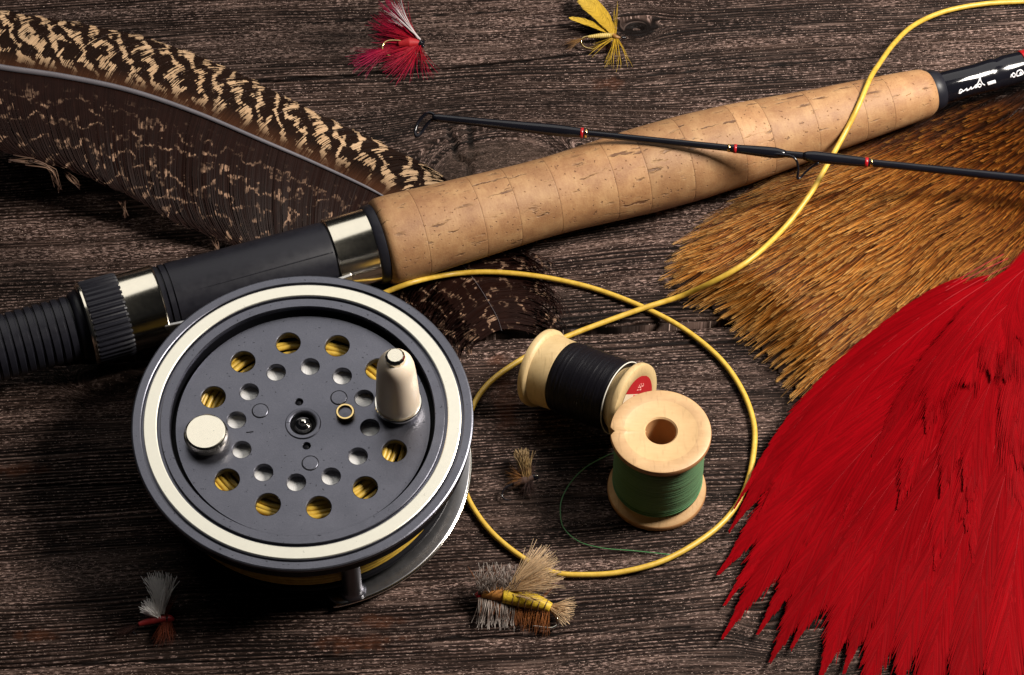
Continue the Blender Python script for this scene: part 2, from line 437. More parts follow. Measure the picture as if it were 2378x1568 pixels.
def m_pheasant():
    m = Mat('pheasant_vane', Roughness=.5); uv = m.attr('fuv', 'Vector'); u, v, _ = m.sep(uv)
    r = m.attr('rnd'); jit = m.math('MULTIPLY_ADD', r, .34, -.17)
    av = m.math('ABSOLUTE', v)
    w1 = m.noise(m.comb(m.math('MULTIPLY', u, .11), m.math('MULTIPLY', v, .11)), 1.0, 2, .5)
    w2 = m.noise(m.comb(m.math('MULTIPLY', u, .42), m.math('MULTIPLY', v, .30)), 1.0, 3, .55)
    # bold tan bars on the broad outer vane
    w3 = m.noise(m.comb(m.math('MULTIPLY', u, .22), m.math('MULTIPLY', v, .17), 5.0), 1.0, 2, .5)
    ph = m.math('ADD', m.math('MULTIPLY', u, 2 * math.pi / 6.2), m.math('MULTIPLY', w1, 7.0))
    ph = m.math('ADD', ph, m.math('MULTIPLY', v, .50)); ph = m.math('ADD', ph, m.math('MULTIPLY', w3, 11.5))
    bar = m.math('ADD', m.math('SINE', ph), m.math('MULTIPLY_ADD', w2, 4.0, -2.0))
    bar = m.math('ADD', bar, m.math('MULTIPLY', jit, 4.5))
    edge = m.math('MAXIMUM', m.math('MULTIPLY_ADD', av, .22, -.55, clamp=True), m.math('MULTIPLY_ADD', u, .05, -7.2, clamp=True))
    fbar = m.math('MULTIPLY', m.math('MULTIPLY_ADD', bar, 3.4, -1.5, clamp=True), m.math('MULTIPLY', m.math('MULTIPLY_ADD', edge, .95, .05, clamp=True), m.math('MAXIMUM', .16, m.math('MULTIPLY_ADD', u, -.045, 7.1, clamp=True))))
    cu = m.mix(w2, (0.006, 0.0024, 0.0012), (0.016, 0.006, 0.003))
    near = m.math('SUBTRACT', 1.0, m.math('MULTIPLY_ADD', av, .2, -.4, clamp=True), clamp=True)
    cu = m.mix(m.math('MULTIPLY', near, .6), cu, (0.060, 0.021, 0.008))
    cu = m.mix(fbar, cu, m.mix(w1, (0.40, 0.24, 0.125), (0.56, 0.39, 0.245)))
    # thin pale scribbles on the inner vane
    ph2 = m.math('ADD', m.math('MULTIPLY', av, 2 * math.pi / 6.0), m.math('MULTIPLY', w3, 17.0))
    ph2 = m.math('ADD', ph2, m.math('MULTIPLY', w2, 7.0)); ph2 = m.math('ADD', ph2, m.math('MULTIPLY', jit, 3.6))
    sc = m.math('MULTIPLY_ADD', m.math('SINE', ph2), 3.0, -1.9, clamp=True)
    brk = m.noise(m.comb(m.math('MULTIPLY', u, .25), m.math('MULTIPLY', v, .4), 9.0), 1.0, 2, .5)
    sc = m.math('MULTIPLY', sc, m.math('MULTIPLY_ADD', brk, 6.0, -2.5, clamp=True))
    sc = m.math('MULTIPLY', sc, m.math('MAXIMUM', m.math('MULTIPLY_ADD', av, .12, -.35, clamp=True), m.math('MULTIPLY_ADD', u, .04, -5.7, clamp=True)))
    sc = m.math('MULTIPLY', sc, m.math('MULTIPLY_ADD', r, 1.6, -.1, clamp=True))
    cl = m.mix(w2, (0.006, 0.002, 0.0014), (0.016, 0.0052, 0.0034))
    cl = m.mix(m.math('MULTIPLY', sc, .85), cl, (0.38, 0.23, 0.15))
    c = m.mix(m.math('MULTIPLY', m.math('GREATER_THAN', v, 0.0), m.math('MULTIPLY_ADD', u, -.06, 9.2, clamp=True)), cl, cu)
    k = m.math('MULTIPLY_ADD', r, .3, .75); c = m.mix(1.0, c, m.comb(k, k, k), 'MULTIPLY')
    m.set('Base Color', c); m.set('Specular IOR Level', .06)
    return m.m
PHEASANT = m_pheasant()
QUILL = simple('quill', (0.13, 0.12, 0.135), .35, vary=.2, scale=200)

# ------------------------------------------------------------------ the boards
def seam_y(px): return 768 - 0.058 * (px - 1250)
GA = math.atan2(*(P(2377, seam_y(2377)) - P(0, seam_y(0)))[[1, 0]])       # direction of the joint on the table
ca, sa_ = math.cos(GA), math.sin(GA)
J0 = P(1250, seam_y(1250))
def to_board(p): d = np.asarray(p)[..., :2] - J0[:2]; return np.stack([d[..., 0] * ca + d[..., 1] * sa_, -d[..., 0] * sa_ + d[..., 1] * ca], -1)
KNOTS = [(to_board(P(1165, 410)), 16.0, 24.0, 1.0), (to_board(P(1478, 62)), 2.6, 8.0, .9), (to_board(P(270, 858)), 9.0, 14.0, .5), (to_board(P(1850, 1420)), 3, 18.0, .35)]
CRACKS = [([(1042, 298), (1054, 330), (1062, 365), (1086, 372), (1088, 430)], .85, 1.5), ([(1090, 290), (1093, 372)], .6, .7), ([(1062, 366), (1100, 356), (1125, 352)], .45, 1.0),
          ([(560, 190), (800, 172), (1000, 160), (1200, 138), (1400, 118)], .55, 1.2), ([(1660, 745), (1900, 700), (2100, 640)], .3, .6),
          ([(1290, 640), (1500, 622), (1700, 612)], .3, .7), ([(700, 52), (900, 40), (1200, 22)], .3, .7), ([(1480, 175), (1800, 150), (2040, 130)], .3, .7),
          ([(1820, 1040), (2000, 1020)], .3, .5), ([(0, 1130), (200, 1122), (420, 1118)], .3, .6), ([(1000, 1480), (1300, 1470), (1600, 1452)], .3, .6), ([(100, 1540), (500, 1528), (800, 1520)], .3, .6)]
STAINS = [(to_board(P(1172, 930)), 3.6, 10.5), (to_board(P(1150, 832)), 2.6, 2.0), (to_board(P(40, 1085)), 9, 2), (to_board(P(830, 1490)), 11, 2.6), (to_board(P(880, 1440)), 6, 2), (to_board(P(1410, 105)), 4, 2), (to_board(P(1410, 192)), 5, 2.5), (to_board(P(90, 1470)), 6, 2)]

def segdist(px, py, poly):
    d = np.full(px.shape, 1e9)
    for (x0, y0), (x1, y1) in zip(poly[:-1], poly[1:]):
        dx, dy = x1 - x0, y1 - y0
        t = np.clip(((px - x0) * dx + (py - y0) * dy) / (dx * dx + dy * dy), 0, 1)
        d = np.minimum(d, np.hypot(px - x0 - t * dx, py - y0 - t * dy))
    return d

def plank(name, x0, x1, y0, y1, inner, seed, parent):
    nx, ny = int((x1 - x0) / 1.15), int((y1 - y0) / 0.25)
    X, Y = np.meshgrid(np.linspace(x0, x1, nx), np.linspace(y0, y1, ny))
    g = Y + 1.6 * vn[0](X / 85 + seed, Y / 45) + .55 * vn[1](X / 30, Y / 9 + seed) + .12 * vn[2](X / 8, Y / 2.0)
    kn = np.zeros_like(X); dark = np.zeros_like(X)
    for (c, rc, rs, amt) in KNOTS:
        dx, dy = X - c[0], (Y - c[1]) * 1.15
        r = np.hypot(dx * .8, dy) + .9 * vn[3](X / 16, Y / 16) + .10 * vn[3](X / 3, Y / 3)
        g = g - (Y - c[1]) * .92 * amt * np.exp(-(dx / (rs * 1.25)) ** 2 - (dy / rs) ** 2)
        w = sstep(rs * .95, rc * .9, r) * amt
        ring = r
        g = g * (1 - w) + (c[1] + ring) * w
        if rc > 5: kn = np.maximum(kn, sstep(rc * 1.05, rc * .8, r) * amt)
        else: dark = np.maximum(dark, sstep(rc * 2.4, rc * .8, r))
    pitch = 1.02
    ph = 2 * math.pi * g / pitch + 5.0 * vn[9](g / 4.0, X / 400) + 2.6 * vn[5](X / 50, g / 5.0) + .6 * vn[6](X / 12, g / 1.5)
    rid = .5 + .5 * np.sin(ph)
    amp = np.clip(.68 + .62 * vn[7](X / 60, g / 5.0) + .25 * vn[10](X / 14, g / 2.5), .12, 1)
    rid = 1 - (1 - rid) * amp
    fibre = .5 + .5 * vn[8](X / 4.5, g * 1.9)
    nub = .5 + .5 * vn[9](X / 1.3, g * 1.25)
    ht = np.clip(.74 * rid + .16 * fibre + .10 * nub, 0, 1)
    rough = .5 + .5 * vn[10](X / .9, Y / .7)
    ht = ht * (1 - kn) + kn * (.35 + .65 * rough)
    g = g * (1 - kn) + kn * Y
    bands = .5 + .5 * vn[11](X / 120, g / 4.2)
    z = -.80 * (1 - ht) - .40 * bands * (1 - kn)
    for poly, wd, dep in CRACKS:
        pb = to_board(np.array([P(*q) for q in poly]))
        d = segdist(X, Y + .5 * vn[2](X / 4, Y / 4), pb) + .10 * vn[1](X / 2, Y / 2)
        c = sstep(wd * 1.3, wd * .3, d)
        z -= dep * c; ht = ht * (1 - c)
    (c, rc, _, _) = KNOTS[1]                                   # the hollow eye of the small knot
    e = sstep(1.0, .2, np.hypot((X - c[0]) / 3.0, (Y - c[1]) / 1.3)); z -= 1.2 * e; ht *= 1 - e
    ht = ht * (1 - .95 * dark)
    st = np.zeros_like(X)
    for c, rx, ry in STAINS:
        st = np.maximum(st, sstep(1.15, .45, np.hypot((X - c[0]) / rx, (Y - c[1]) / ry) + .45 * vn[4](X / 1.8, Y / 1.5)))
    # worn arris at the joint
    de = np.abs(Y - inner) + .35 * vn[6](X / 7, Y * 0 + 3 + seed) + .25 * vn[2](X / 1.7, Y * 0 + seed) - .2
    z -= 1.6 * (1 - np.clip(de / 1.5, 0, 1)) ** 2
    wx = J0[0] + X * ca - Y * sa_; wy = J0[1] + X * sa_ + Y * ca
    top = np.stack([wx, wy, z], -1).reshape(-1, 3)
    idx = np.arange(nx * ny).reshape(ny, nx)
    F = np.stack([idx[:-1, :-1], idx[:-1, 1:], idx[1:, 1:], idx[1:, :-1]], -1).reshape(-1, 4)
    # sides and underside
    loop = np.concatenate([idx[0, :], idx[1:, -1], idx[-1, -2::-1], idx[-2:0:-1, 0]])
    low = top[loop].copy(); low[:, 2] = -19.0
    nb = len(top); k = len(loop); j = np.arange(k); j2 = (j + 1) % k
    side = np.stack([loop[j], nb + j, nb + j2, loop[j2]], -1)
    cc = [nb + 0, nb + nx - 1, nb + nx + ny - 2, nb + 2 * nx + ny - 3]
    V = np.vstack([top, low]); F = np.vstack([F, side, np.array([cc[::-1]])])
    ext = lambda a: np.concatenate([a.ravel(), a.ravel()[loop]])
    o = mesh(name, V, F, WOOD, parent, attrs={'wx': ext(X) + 400 * seed, 'g': ext(g) + 130 * seed, 'ht': ext(ht), 'kn': ext(kn), 'st': ext(st)})
    return o
table = thing('tabletop', (0, 0, 0), 'dark weathered grey-brown boards with raised grain and a gap between them', 'boards')
del table['category']; table['kind'] = 'structure'
plank('plank', -215, 215, 1.1, 172, 1.1, 1.0, table)
plank('plank', -215, 215, -172, -1.1, -1.1, 4.3, table)

# ------------------------------------------------------------------ fly reel
TILT = math.radians(5.0)
RN = np.array([0, -math.sin(TILT), math.cos(TILT)]); RV = np.array([0, math.cos(TILT), math.sin(TILT)]); RU = np.array([1.0, 0, 0])
RC = P(702, 971, 28.6)
def R3(x, y, z): return RC + RU * x + RV * y + RN * z
def rl(profile, x=0, y=0, z=0, seg=64, **kw): return lathe(profile, R3(x, y, z), RN, seg, hint=(0, 1, 0), **kw)
def pol(r, a): a = math.radians(a); return r * math.cos(a), r * math.sin(a)

reel = thing('fly_reel', (RC[0], RC[1], 0), 'grey fly reel with pierced spool face, bright rim ring and ivory winding knob', 'fishing reel')
v, f, uv = rl([(33.2, -1.3), (33.2, -.3), (33.4, 0), (35.55, 0), (35.75, -.15), (35.8, -1.0), (36.35, -1.0), (36.4, -.15), (40.0, -.15), (40.05, -1.0), (40.45, -1.0), (40.5, -.15), (40.7, 0),
               (42.5, 0), (42.85, -.15), (43.0, -.5), (42.9, -1.1), (38, -1.3)], seg=160, closed=True)
rim = sharp(mesh('rim', v, f, GREY, reel), 12)
v, f, uv = rl([(42.75, -1.0), (42.8, -1.8), (42.5, -2.2), (42.4, -4.6), (41.8, -5.0), (39, -5.0), (38, -6.2), (33.2, -6.2), (33.2, -1.4), (38, -1.4)], seg=160, closed=True); sharp(mesh('rim_skirt', v, f, BLACKEN, reel), 30)
v, f, uv = rl([(36.5, -.3), (36.55, .02), (36.75, .10), (39.65, .10), (39.85, .02), (39.9, -.3)], seg=160, closed=True); sharp(mesh('rim_ring', v, f, CREAM_METAL, rim), 12)
BASE_REEL = BASE[reel.name]

def pierced(name, R, holes, ztop, thick, mat, parent, zc=.18):
    """disc of radius R with round holes [(x, y, r)], chamfered"""
    bm = bmesh.new(); loops = []
    def ring(x, y, r, z, n): return [bm.verts.new(((R3(x + r * math.cos(2 * math.pi * i / n), y + r * math.sin(2 * math.pi * i / n), z)) - BASE[parent.name]) * S) for i in range(n)]
    edges = []
    spec = [(0, 0, R, 128, False)] + [(x, y, r, 32, True) for x, y, r in holes]
    for x, y, r, n, hole in spec:
        ch = zc if hole else 0
        a = ring(x, y, r + ch, ztop, n); loops.append((x, y, r, n, hole, a))
        edges += [bm.edges.new((a[i], a[(i + 1) % n])) for i in range(n)]
    bmesh.ops.triangle_fill(bm, use_beauty=True, edges=edges)
    for x, y, r, n, hole, a in loops:
        prev = a; smooth = []
        lv = [(r, ztop - zc), (r, ztop - thick)] if hole else [(r, ztop - thick)]
        for rr, zz in lv:
            b = ring(x, y, rr, zz, n)
            for i in range(n):
                q = (prev[i], prev[(i + 1) % n], b[(i + 1) % n], b[i])
                fc = bm.faces.new(q if not hole else q[::-1]); fc.smooth = True
            prev = b
    bmesh.ops.recalc_face_normals(bm, faces=bm.faces)
    me = bpy.data.meshes.new(name); bm.to_mesh(me); bm.free(); me.materials.append(mat)
    o = bpy.data.objects.new(name, me); col.objects.link(o); o.parent = parent; BASE[o.name] = BASE[parent.name]
    return sharp(o, 30)
ZP = -2.8
big = [(*pol(24.4, 11.3 + 30 * k), 3.1) for k in range(12) if k not in (0, 6)]
small = [(*pol(16.9, 26.3 + 30 * k), 2.36) for k in range(12)]
screws = [(-1.3, 6.4, .95), (1.1, -6.4, .95)]
face = pierced('face_plate', 32.0, big + small + screws + [(0, 0, 3.3)], ZP, 1.8, GREY, reel)
v, f, uv = rl([(3.35, -2.0), (3.35, .16), (3.6, .3), (4.3, .3), (4.5, .12), (4.5, -.2)], z=ZP, closed=True); sharp(mesh('hub_ring', v, f, GREY, reel))
v, f, uv = rl([(3.25, -2.6), (3.25, -1.3), (0, -1.3)], z=ZP, seg=32); sharp(mesh('hub_socket', v, f, BLACKEN, reel), 25)
v, f, uv = rl([(2.45, -1.6), (2.4, -.7), (1.9, .1), (1.1, .6), (.75, 1.25), (.35, 1.45), (0, 1.5)], z=ZP, seg=24); sharp(mesh('spindle', v, f, CHROME, reel), 25)
for x, y, r in screws:
    v, f, uv = rl([(r * .98, -1.4), (r * .98, -.85), (r * .6, -.6), (0, -.55)], x, y, ZP, 16); mesh('screw', v, f, BLACKEN, reel)
for k in range(3):
    x, y = pol(11.6, 41 + 120 * k)
    v, f, uv = rl([(2.0, -.3), (2.0, .05), (1.85, .16), (0, .2)], x, y, ZP, 32); rv = sharp(mesh('rivet', v, f, GREY, reel)); v, f = torus(R3(x, y, ZP + .02), RN, 2.08, .10, 32, 6); mesh('rivet_edge', v, f, BLACKEN, rv)
x, y = pol(10.9, 14)
v, f, uv = rl([(1.65, -.2), (1.65, 1.5), (1.8, 1.7), (2.2, 1.7), (2.4, 1.5), (2.4, -.2)], x, y, ZP, 40, closed=True); sharp(mesh('release_ring', v, f, GOLD, reel))
v, f, uv = rl([(1.64, -.2), (1.64, 1.1), (0, 1.2)], x, y, ZP, 32); sharp(mesh('release_button', v, f, GREY, reel))
# a short stamped mark
a = R3(-13.3, -2.6, ZP + .05); mesh('stamped_mark', [a + RU * dx + RV * dy + RN * dz for dx, dy, dz in ((-.9, -.1, 0), (.9, .15, 0), (.9, .4, 0), (-.9, .15, 0), (-.9, -.1, .03), (.9, .15, .03), (.9, .4, .03), (-.9, .15, .03))], [(4, 5, 6, 7), (0, 1, 5, 4), (1, 2, 6, 5), (2, 3, 7, 6), (3, 0, 4, 7)], BLACKEN, reel, smooth=False)
v, f, uv = rl([(30.5, -5.6), (33.3, -5.6), (33.3, -6.1), (30.5, -6.1)], seg=128, closed=True); sharp(mesh('spool_flange', v, f, BLACKEN, reel))
# counterweight
x, y = pol(24.4, 191.3)
v, f, uv = rl([(4.6, -.1), (4.6, 1.2), (5.3, 1.4), (5.55, 1.9), (5.55, 3.2), (5.2, 4.0), (4.95, 4.3), (4.7, 4.4), (0, 4.45)], x, y, ZP, 64); sharp(mesh('counterweight', v, f, NICKEL, reel), 12)
# winding knob
x, y = pol(24.4, 11.3)
v, f, uv = rl([(4.6, -.1), (4.6, .9), (5.7, 1.3), (6.0, 2.0), (6.05, 2.7), (5.85, 3.0), (4.9, 3.0)], x, y, ZP, 64); fer = sharp(mesh('knob_ferrule', v, f, CHROME, reel), 30)
v, f, uv = rl([(4.8, 2.6), (5.35, 2.9), (5.5, 3.8), (5.5, 5.5), (5.35, 9), (5.15, 13), (4.9, 17), (4.65, 19.6), (4.3, 21.2), (3.7, 22.4), (2.9, 23.2), (2.45, 23.4), (2.4, 22)], x, y, ZP, 64); knob = mesh('winding_knob', v, f, KNOB, reel)
v, f, uv = rl([(2.5, 22.6), (2.55, 23.6), (2.5, 24.4), (2.1, 25.0), (1.9, 25.15), (0, 25.2)], x, y, ZP, 12); sharp(mesh('rivet_cap', v, f, NICKEL, knob), 12)
# under the face: bright arbor floor, wound line, back flange
v, f, uv = rl([(8, -5.3), (20.4, -5.3), (20.4, -18), (8, -18)], seg=64, closed=True); sharp(mesh('arbor', v, f, SPUN, reel, uv=uv))
parts = []
for lay in range(5):
    for k in range(12):
        rr = 21.2 + 1.42 * k + (.7 if lay % 2 else 0); zz = -6.5 - 1.25 * lay + rng.uniform(-.15, .15)
        if (0 < lay and k < 10) or (lay == 0 and k > 5): continue
        th = np.linspace(0, 2 * math.pi, 97)[:-1]; p1, p2 = rng.uniform(0, 6.28, 2)
        wr = rr + .42 * np.sin(th * 2 + p1) + .2 * np.sin(th * 3 + p2); wz = zz + .22 * np.sin(th * 2 + p2)
        pts = np.array([R3(q * math.cos(t), q * math.sin(t), w) for q, t, w in zip(wr, th, wz)] + [R3(wr[0], 0, wz[0])])
        parts.append(tube(pts, .74, 8, cap=False))
for k in range(9):
    th = np.linspace(0, 2 * math.pi, 97); p1 = rng.uniform(0, 6.28)
    pts = np.array([R3((37.1 + .2 * math.sin(t * 2 + p1)) * math.cos(t), (37.1 + .2 * math.sin(t * 2 + p1)) * math.sin(t), -6.6 - 1.33 * k) for t in th]); parts.append(tube(pts, .74, 8, cap=False))
v, f = merge(*parts); mesh('wound_line', v, f, YELLOW, reel)
v, f, uv = rl([(9, -18.2), (38.4, -18.2), (38.7, -18.6), (38.7, -19.4), (38.2, -19.8), (9, -19.8)], seg=128, closed=True); sharp(mesh('back_flange', v, f, BLACKEN, reel))
v, f, uv = rl([(0, -5.5), (3.2, -5.5), (3.2, -24), (0, -24)], seg=32); sharp(mesh('axle', v, f, STEEL, reel))
# frame: back plate (an open arc with a rounded end) joined by pillars
def arcplate(a0, a1, r0, r1, zt, zb, mat, name):
    mid = (r0 + r1) / 2; hw = (r1 - r0) / 2; out = []
    n = 90
    for t in np.linspace(a0, a1, n): out.append(pol(r1, t))
    cx, cy = pol(mid, a1)
    for q in np.linspace(0, 180, 14)[1:-1]: dx, dy = pol(hw, a1 + q); out.append((cx + dx, cy + dy))
    for t in np.linspace(a1, a0, n): out.append(pol(r0, t))
    cx, cy = pol(mid, a0)
    for q in np.linspace(180, 360, 14)[1:-1]: dx, dy = pol(hw, a0 + q); out.append((cx + dx, cy + dy))
    m_ = len(out); out = np.array(out)
    c = np.array([pol(mid, math.degrees(math.atan2(y, x))) for x, y in out])
    dirn = out - c; ln = np.linalg.norm(dirn, axis=1, keepdims=True); dn = dirn / np.maximum(ln, 1e-6)
    rings = [(out - dn * .55, zt), (out - dn * .18, zt - .08), (out, zt - .35), (out, zb + .3), (out - dn * .3, zb)]
    V = np.vstack([[R3(x, y, z) for x, y in o] for o, z in rings]); F = []
    for i in range(len(rings) - 1):
        for j in range(m_): F.append((i * m_ + j, (i + 1) * m_ + j, (i + 1) * m_ + (j + 1) % m_, i * m_ + (j + 1) % m_))
    # caps as strips between outer and inner side
    def strip(b, flip):
        o = list(range(n)); inn = list(range(n + 12, 2 * n + 12))[::-1]
        for i in range(n - 1):
            q = (b + o[i], b + o[i + 1], b + inn[i + 1], b + inn[i]); F.append(q[::-1] if flip else q)
        q = tuple(b + i for i in range(n - 1, n + 13)); F.append(q[::-1] if flip else q)
        q = tuple(b + i % m_ for i in range(2 * n + 11, 2 * n + 25)); F.append(q[::-1] if flip else q)
    strip(0, False); strip(4 * m_, True)
    return sharp(mesh(name, V, F, mat, reel), 50)
frame_plate = arcplate(-74, 150, 33.0, 42.0, -22.6, -24.2, brushed('frame_metal', (0.25, 0.245, 0.255), .30, .08), 'frame_plate')
# polished edge bead of the frame plate
th = np.linspace(-79, 150, 120); pts = [R3(*pol(41.95, t), -23.0) for t in th]
v, f = tube(pts, .42, 8); mesh('polished_edge', v, f, CHROME, frame_plate)
v, f, uv = rl([(0, -23.0), (34, -23.0), (34, -24.0), (0, -24.0)], seg=96); sharp(mesh('back_disc', v, f, BLACKEN, reel))
for ang in (-71, 14, 60, 120, 166):
    x, y = pol(38.8, ang)
    v, f, uv = rl([(3.5, -22.65), (3.0, -22.2), (2.55, -21.2), (2.45, -19), (2.45, -6), (2.9, -4.9)], x, y, 0, 28); mesh('pillar', v, f, GREY, reel)

# ------------------------------------------------------------------ rod
ZA, ZB = 14.4, 11.5
A = P(0, 808, ZA); B = P(2377, 153, ZB)
RODD = unit(B - A); RLEN = float(np.linalg.norm(B - A))
def rs(px):
    """position along the rod axis for a photo x"""
    lo, hi = -60.0, RLEN + 80
    for _ in range(50):
        mid = (lo + hi) / 2; q = A + RODD * mid; d = q - CAM
        x = W / 2 + FPX * np.dot(d, RIGHT) / np.dot(d, FWD)
        if x < px: lo = mid
        else: hi = mid
    return (lo + hi) / 2
def rr_(px, hw): return hw * mmpx(A + RODD * rs(px))
def rodprof(pts): return [(rr_(x, h), rs(x)) for x, h in pts]
def rod_lathe(prof, seg=72, **kw): return lathe(prof, A, RODD, seg, **kw)
rod = thing('fly_rod', P(1150, 640), 'fly rod butt with cork grip, black reel seat and two nickel hoods', 'fishing rod')
s_nut0, s_nut1 = rs(205), rs(290)
# threaded butt
prof = []; s = rs(-140); r0 = rr_(120, 76)
prof.append((r0 - .5, s))
while s < s_nut0 - 1.2:
    prof += [(r0 - .4, s), (r0 - .4, s + .3), (r0, s + .5), (r0, s + 1.9), (r0 - .4, s + 2.1)]; s += 2.4
prof.append((r0 - 1.0, s_nut0))
v, f, uv = rod_lathe(prof); sharp(mesh('threaded_barrel', v, f, BLACKPL, rod), 30)
# knurled locking nut with bright collar
rn = rr_(250, 99); seg = 168
kn = lambda th, h: np.where((np.arange(seg) % 4) < 2, 0.0, -.045)
v, f, uv = lathe([(rn * .80, s_nut0 - .1), (rn * .97, s_nut0), (rn, s_nut0 + .5), (rn, s_nut1 - .7), (rn * .97, s_nut1), (rn * .7, s_nut1 + .1)], A, RODD, seg, wob=kn); nut = sharp(mesh('locking_nut', v, f, BLACKPL, rod), 25)
v, f, uv = rod_lathe([(rn * .80, s_nut0 - .2), (rn * .955, s_nut0 - .9), (rn * .985, s_nut0 - .5), (rn * .985, s_nut0 + .05), (rn * .8, s_nut0 + .05)], closed=True); sharp(mesh('nut_collar', v, f, NICKEL, nut))
v, f, uv = rod_lathe([(r0 - .2, s_nut0 - 3.6), (r0 + .3, s_nut0 - 3.4), (r0 + 1.2, s_nut0 - .9), (r0 - .2, s_nut0 - .7)], closed=True); mesh('nut_skirt', v, f, BLACKPL, nut)
# sliding hood, barrel, fixed hood
def hood(x0, x1, hw0, hw1, name):
    a, b = rs(x0), rs(x1); ra, rb = rr_(x0, hw0), rr_(x1, hw1)
    v, f, uv = rod_lathe([(ra - 1.2, a), (ra - .25, a), (ra, a + .25), (ra, a + .6), (rb, b - .6), (rb + .12, b - .25), (rb - .1, b), (rb - 1.2, b)], 96); return sharp(mesh(name, v, f, NICKEL, rod), 35)
hood(285, 372, 93, 93, 'hood'); hood(768, 862, 88, 88, 'hood')
prof = rodprof([(372, 82), (374, 87), (382, 88), (383, 84), (386, 84), (387, 88), (398, 88), (399, 85), (401, 85), (402, 88), (500, 86), (760, 84), (770, 82)]); v, f, uv = rod_lathe(prof); seat = sharp(mesh('seat_barrel', v, f, BLACKPL, rod), 30)
u_, w_, n_ = frame(RODD)
ang = math.radians(58)      # moulding seam along the barrel
def on_rod(s, r, a, dz=0): return A + RODD * s + (r + dz) * (math.cos(a) * U0 + math.sin(a) * V0)
V0 = unit(np.array([0, 0, 1.0]) - RODD * RODD[2]); U0 = np.cross(V0, RODD)    # V0 up, U0 towards the viewer's side
if U0[1] > 0: U0 = -U0
pts = [on_rod(s, rr_(500, 86), ang, -.05) for s in np.linspace(rs(400), rs(762), 30)]; v, f = tube(pts, .16, 6); mesh('mould_seam', v, f, BLACKPL, seat)
v, f, uv = rod_lathe(rodprof([(858, 82), (859, 90), (864, 94), (878, 95), (884, 90), (885, 80)])); sharp(mesh('collar', v, f, BLACKPL, rod))
# cork rings
HW = [(880, 92), (884, 99), (890, 103), (905, 105), (950, 103), (1112, 96), (1230, 91), (1300, 91), (1400, 96), (1500, 101), (1600, 101), (1700, 97), (1800, 88), (1900, 78), (2007, 70), (2100, 62), (2140, 58), (2152, 54), (2160, 46)]
hs = np.array([rs(x) for x, h in HW]); hr = np.array([rr_(x, h) for x, h in HW])
sm = np.linspace(hs[0], hs[-1], 600); rm = np.interp(sm, hs, hr)
kern = np.hanning(31); kern /= kern.sum(); inner = np.convolve(np.pad(rm, 15, mode='edge'), kern, 'valid'); bl = np.clip(np.minimum(sm - sm[0] - 1.5, sm[-1] - sm - 2) / 4, 0, 1)
rm = rm * (1 - bl) + inner * bl
cork_r = lambda s: np.interp(s, sm, rm)
ends = np.linspace(hs[0], hs[-1], 14) + np.array([0] + [2.2 * math.sin(i * 4.1) for i in range(1, 13)] + [0])
for i in range(13):
    a, b = ends[i] + .012, ends[i + 1] - .012
    ss = np.concatenate([[a + .01, a + .16], np.linspace(a + .5, b - .5, 12), [b - .16, b - .01]])
    prof = [(1.2, a + .01)] + [(float(cork_r(q)) - (.03 if j in (0, 15) else 0), q) for j, q in enumerate(ss)] + [(1.2, b - .01)]
    v, f, uv = rod_lathe(prof, 96)
    je = np.zeros(len(prof)); je[[0, 1, -2, -1]] = 1
    sharp(mesh('cork_ring', v, f, CORK, rod, uv=uv, attrs={'je': np.repeat(je, 96)}), 30)
# winding check and blank
v, f, uv = rod_lathe(rodprof([(2156, 30), (2157, 47), (2163, 49), (2176, 46), (2182, 43), (2183, 30)]), 48); sharp(mesh('winding_check', v, f, BLACKPL, rod))
bl_prof = rodprof([(2178, 35), (2185, 38), (2260, 36), (2290, 37), (2303, 39), (2310, 36), (2330, 38), (2377, 36), (2430, 33), (2600, 31)])
v, f, uv = rod_lathe(bl_prof, 48); blank = mesh('blank', v, f, BLACKGLOSS, rod)
br = lambda s: float(np.interp(s, [h for r, h in bl_prof], [r for r, h in bl_prof]))
v, f, uv = rod_lathe([(br(rs(2374)) + .06, rs(2368)), (br(rs(2374)) + .12, rs(2372)), (br(rs(2374)) + .12, rs(2384)), (br(rs(2374)) + .06, rs(2388))], 40, closed=True); mesh('red_band', v, f, REDWRAP, blank)
# white lettering on the blank
def stroke(pts, w=.17):
    q = [on_rod(rs(x), br(rs(x)), math.radians(a), .02) for x, a in pts]
    return tube(catmull(q, 4 * len(q)), w, 6)
L1 = [[(2209, 22), (2213, 30), (2217, 24), (2213, 16), (2208, 18), (2220, 21), (2228, 27), (2226, 19), (2233, 21), (2238, 29), (2236, 20), (2243, 22), (2249, 31), (2246, 20), (2254, 23)],
      [(2246, 20), (2251, 30), (2257, 42), (2262, 60), (2264, 68)], [(2262, 60), (2261, 42), (2264, 28), (2269, 20)], [(2252, 24), (2257, 30), (2261, 24), (2257, 17), (2252, 24)]]
L2 = [[(2328, 24), (2331, 35)], [(2334, 22), (2332, 29), (2335, 37), (2339, 30), (2337, 22), (2334, 22)], [(2342, 21), (2344, 38), (2354, 40), (2357, 24), (2342, 21)], [(2349, 27), (2352, 33), (2354, 28), (2349, 27)], [(2359, 24), (2364, 36), (2368, 27), (2373, 37), (2377, 27), (2383, 36)]]
v, f = merge(*[stroke(q, .19) for q in L1]); mesh('lettering', v, f, WHITEINK, blank)
v, f = merge(*[stroke(q, .19) for q in L2]); mesh('lettering', v, f, WHITEINK, blank)
v, f = stroke([(2275, 22), (2284, 23), (2293, 24)], .55); mesh('lettering', v, f, WHITEINK, blank)

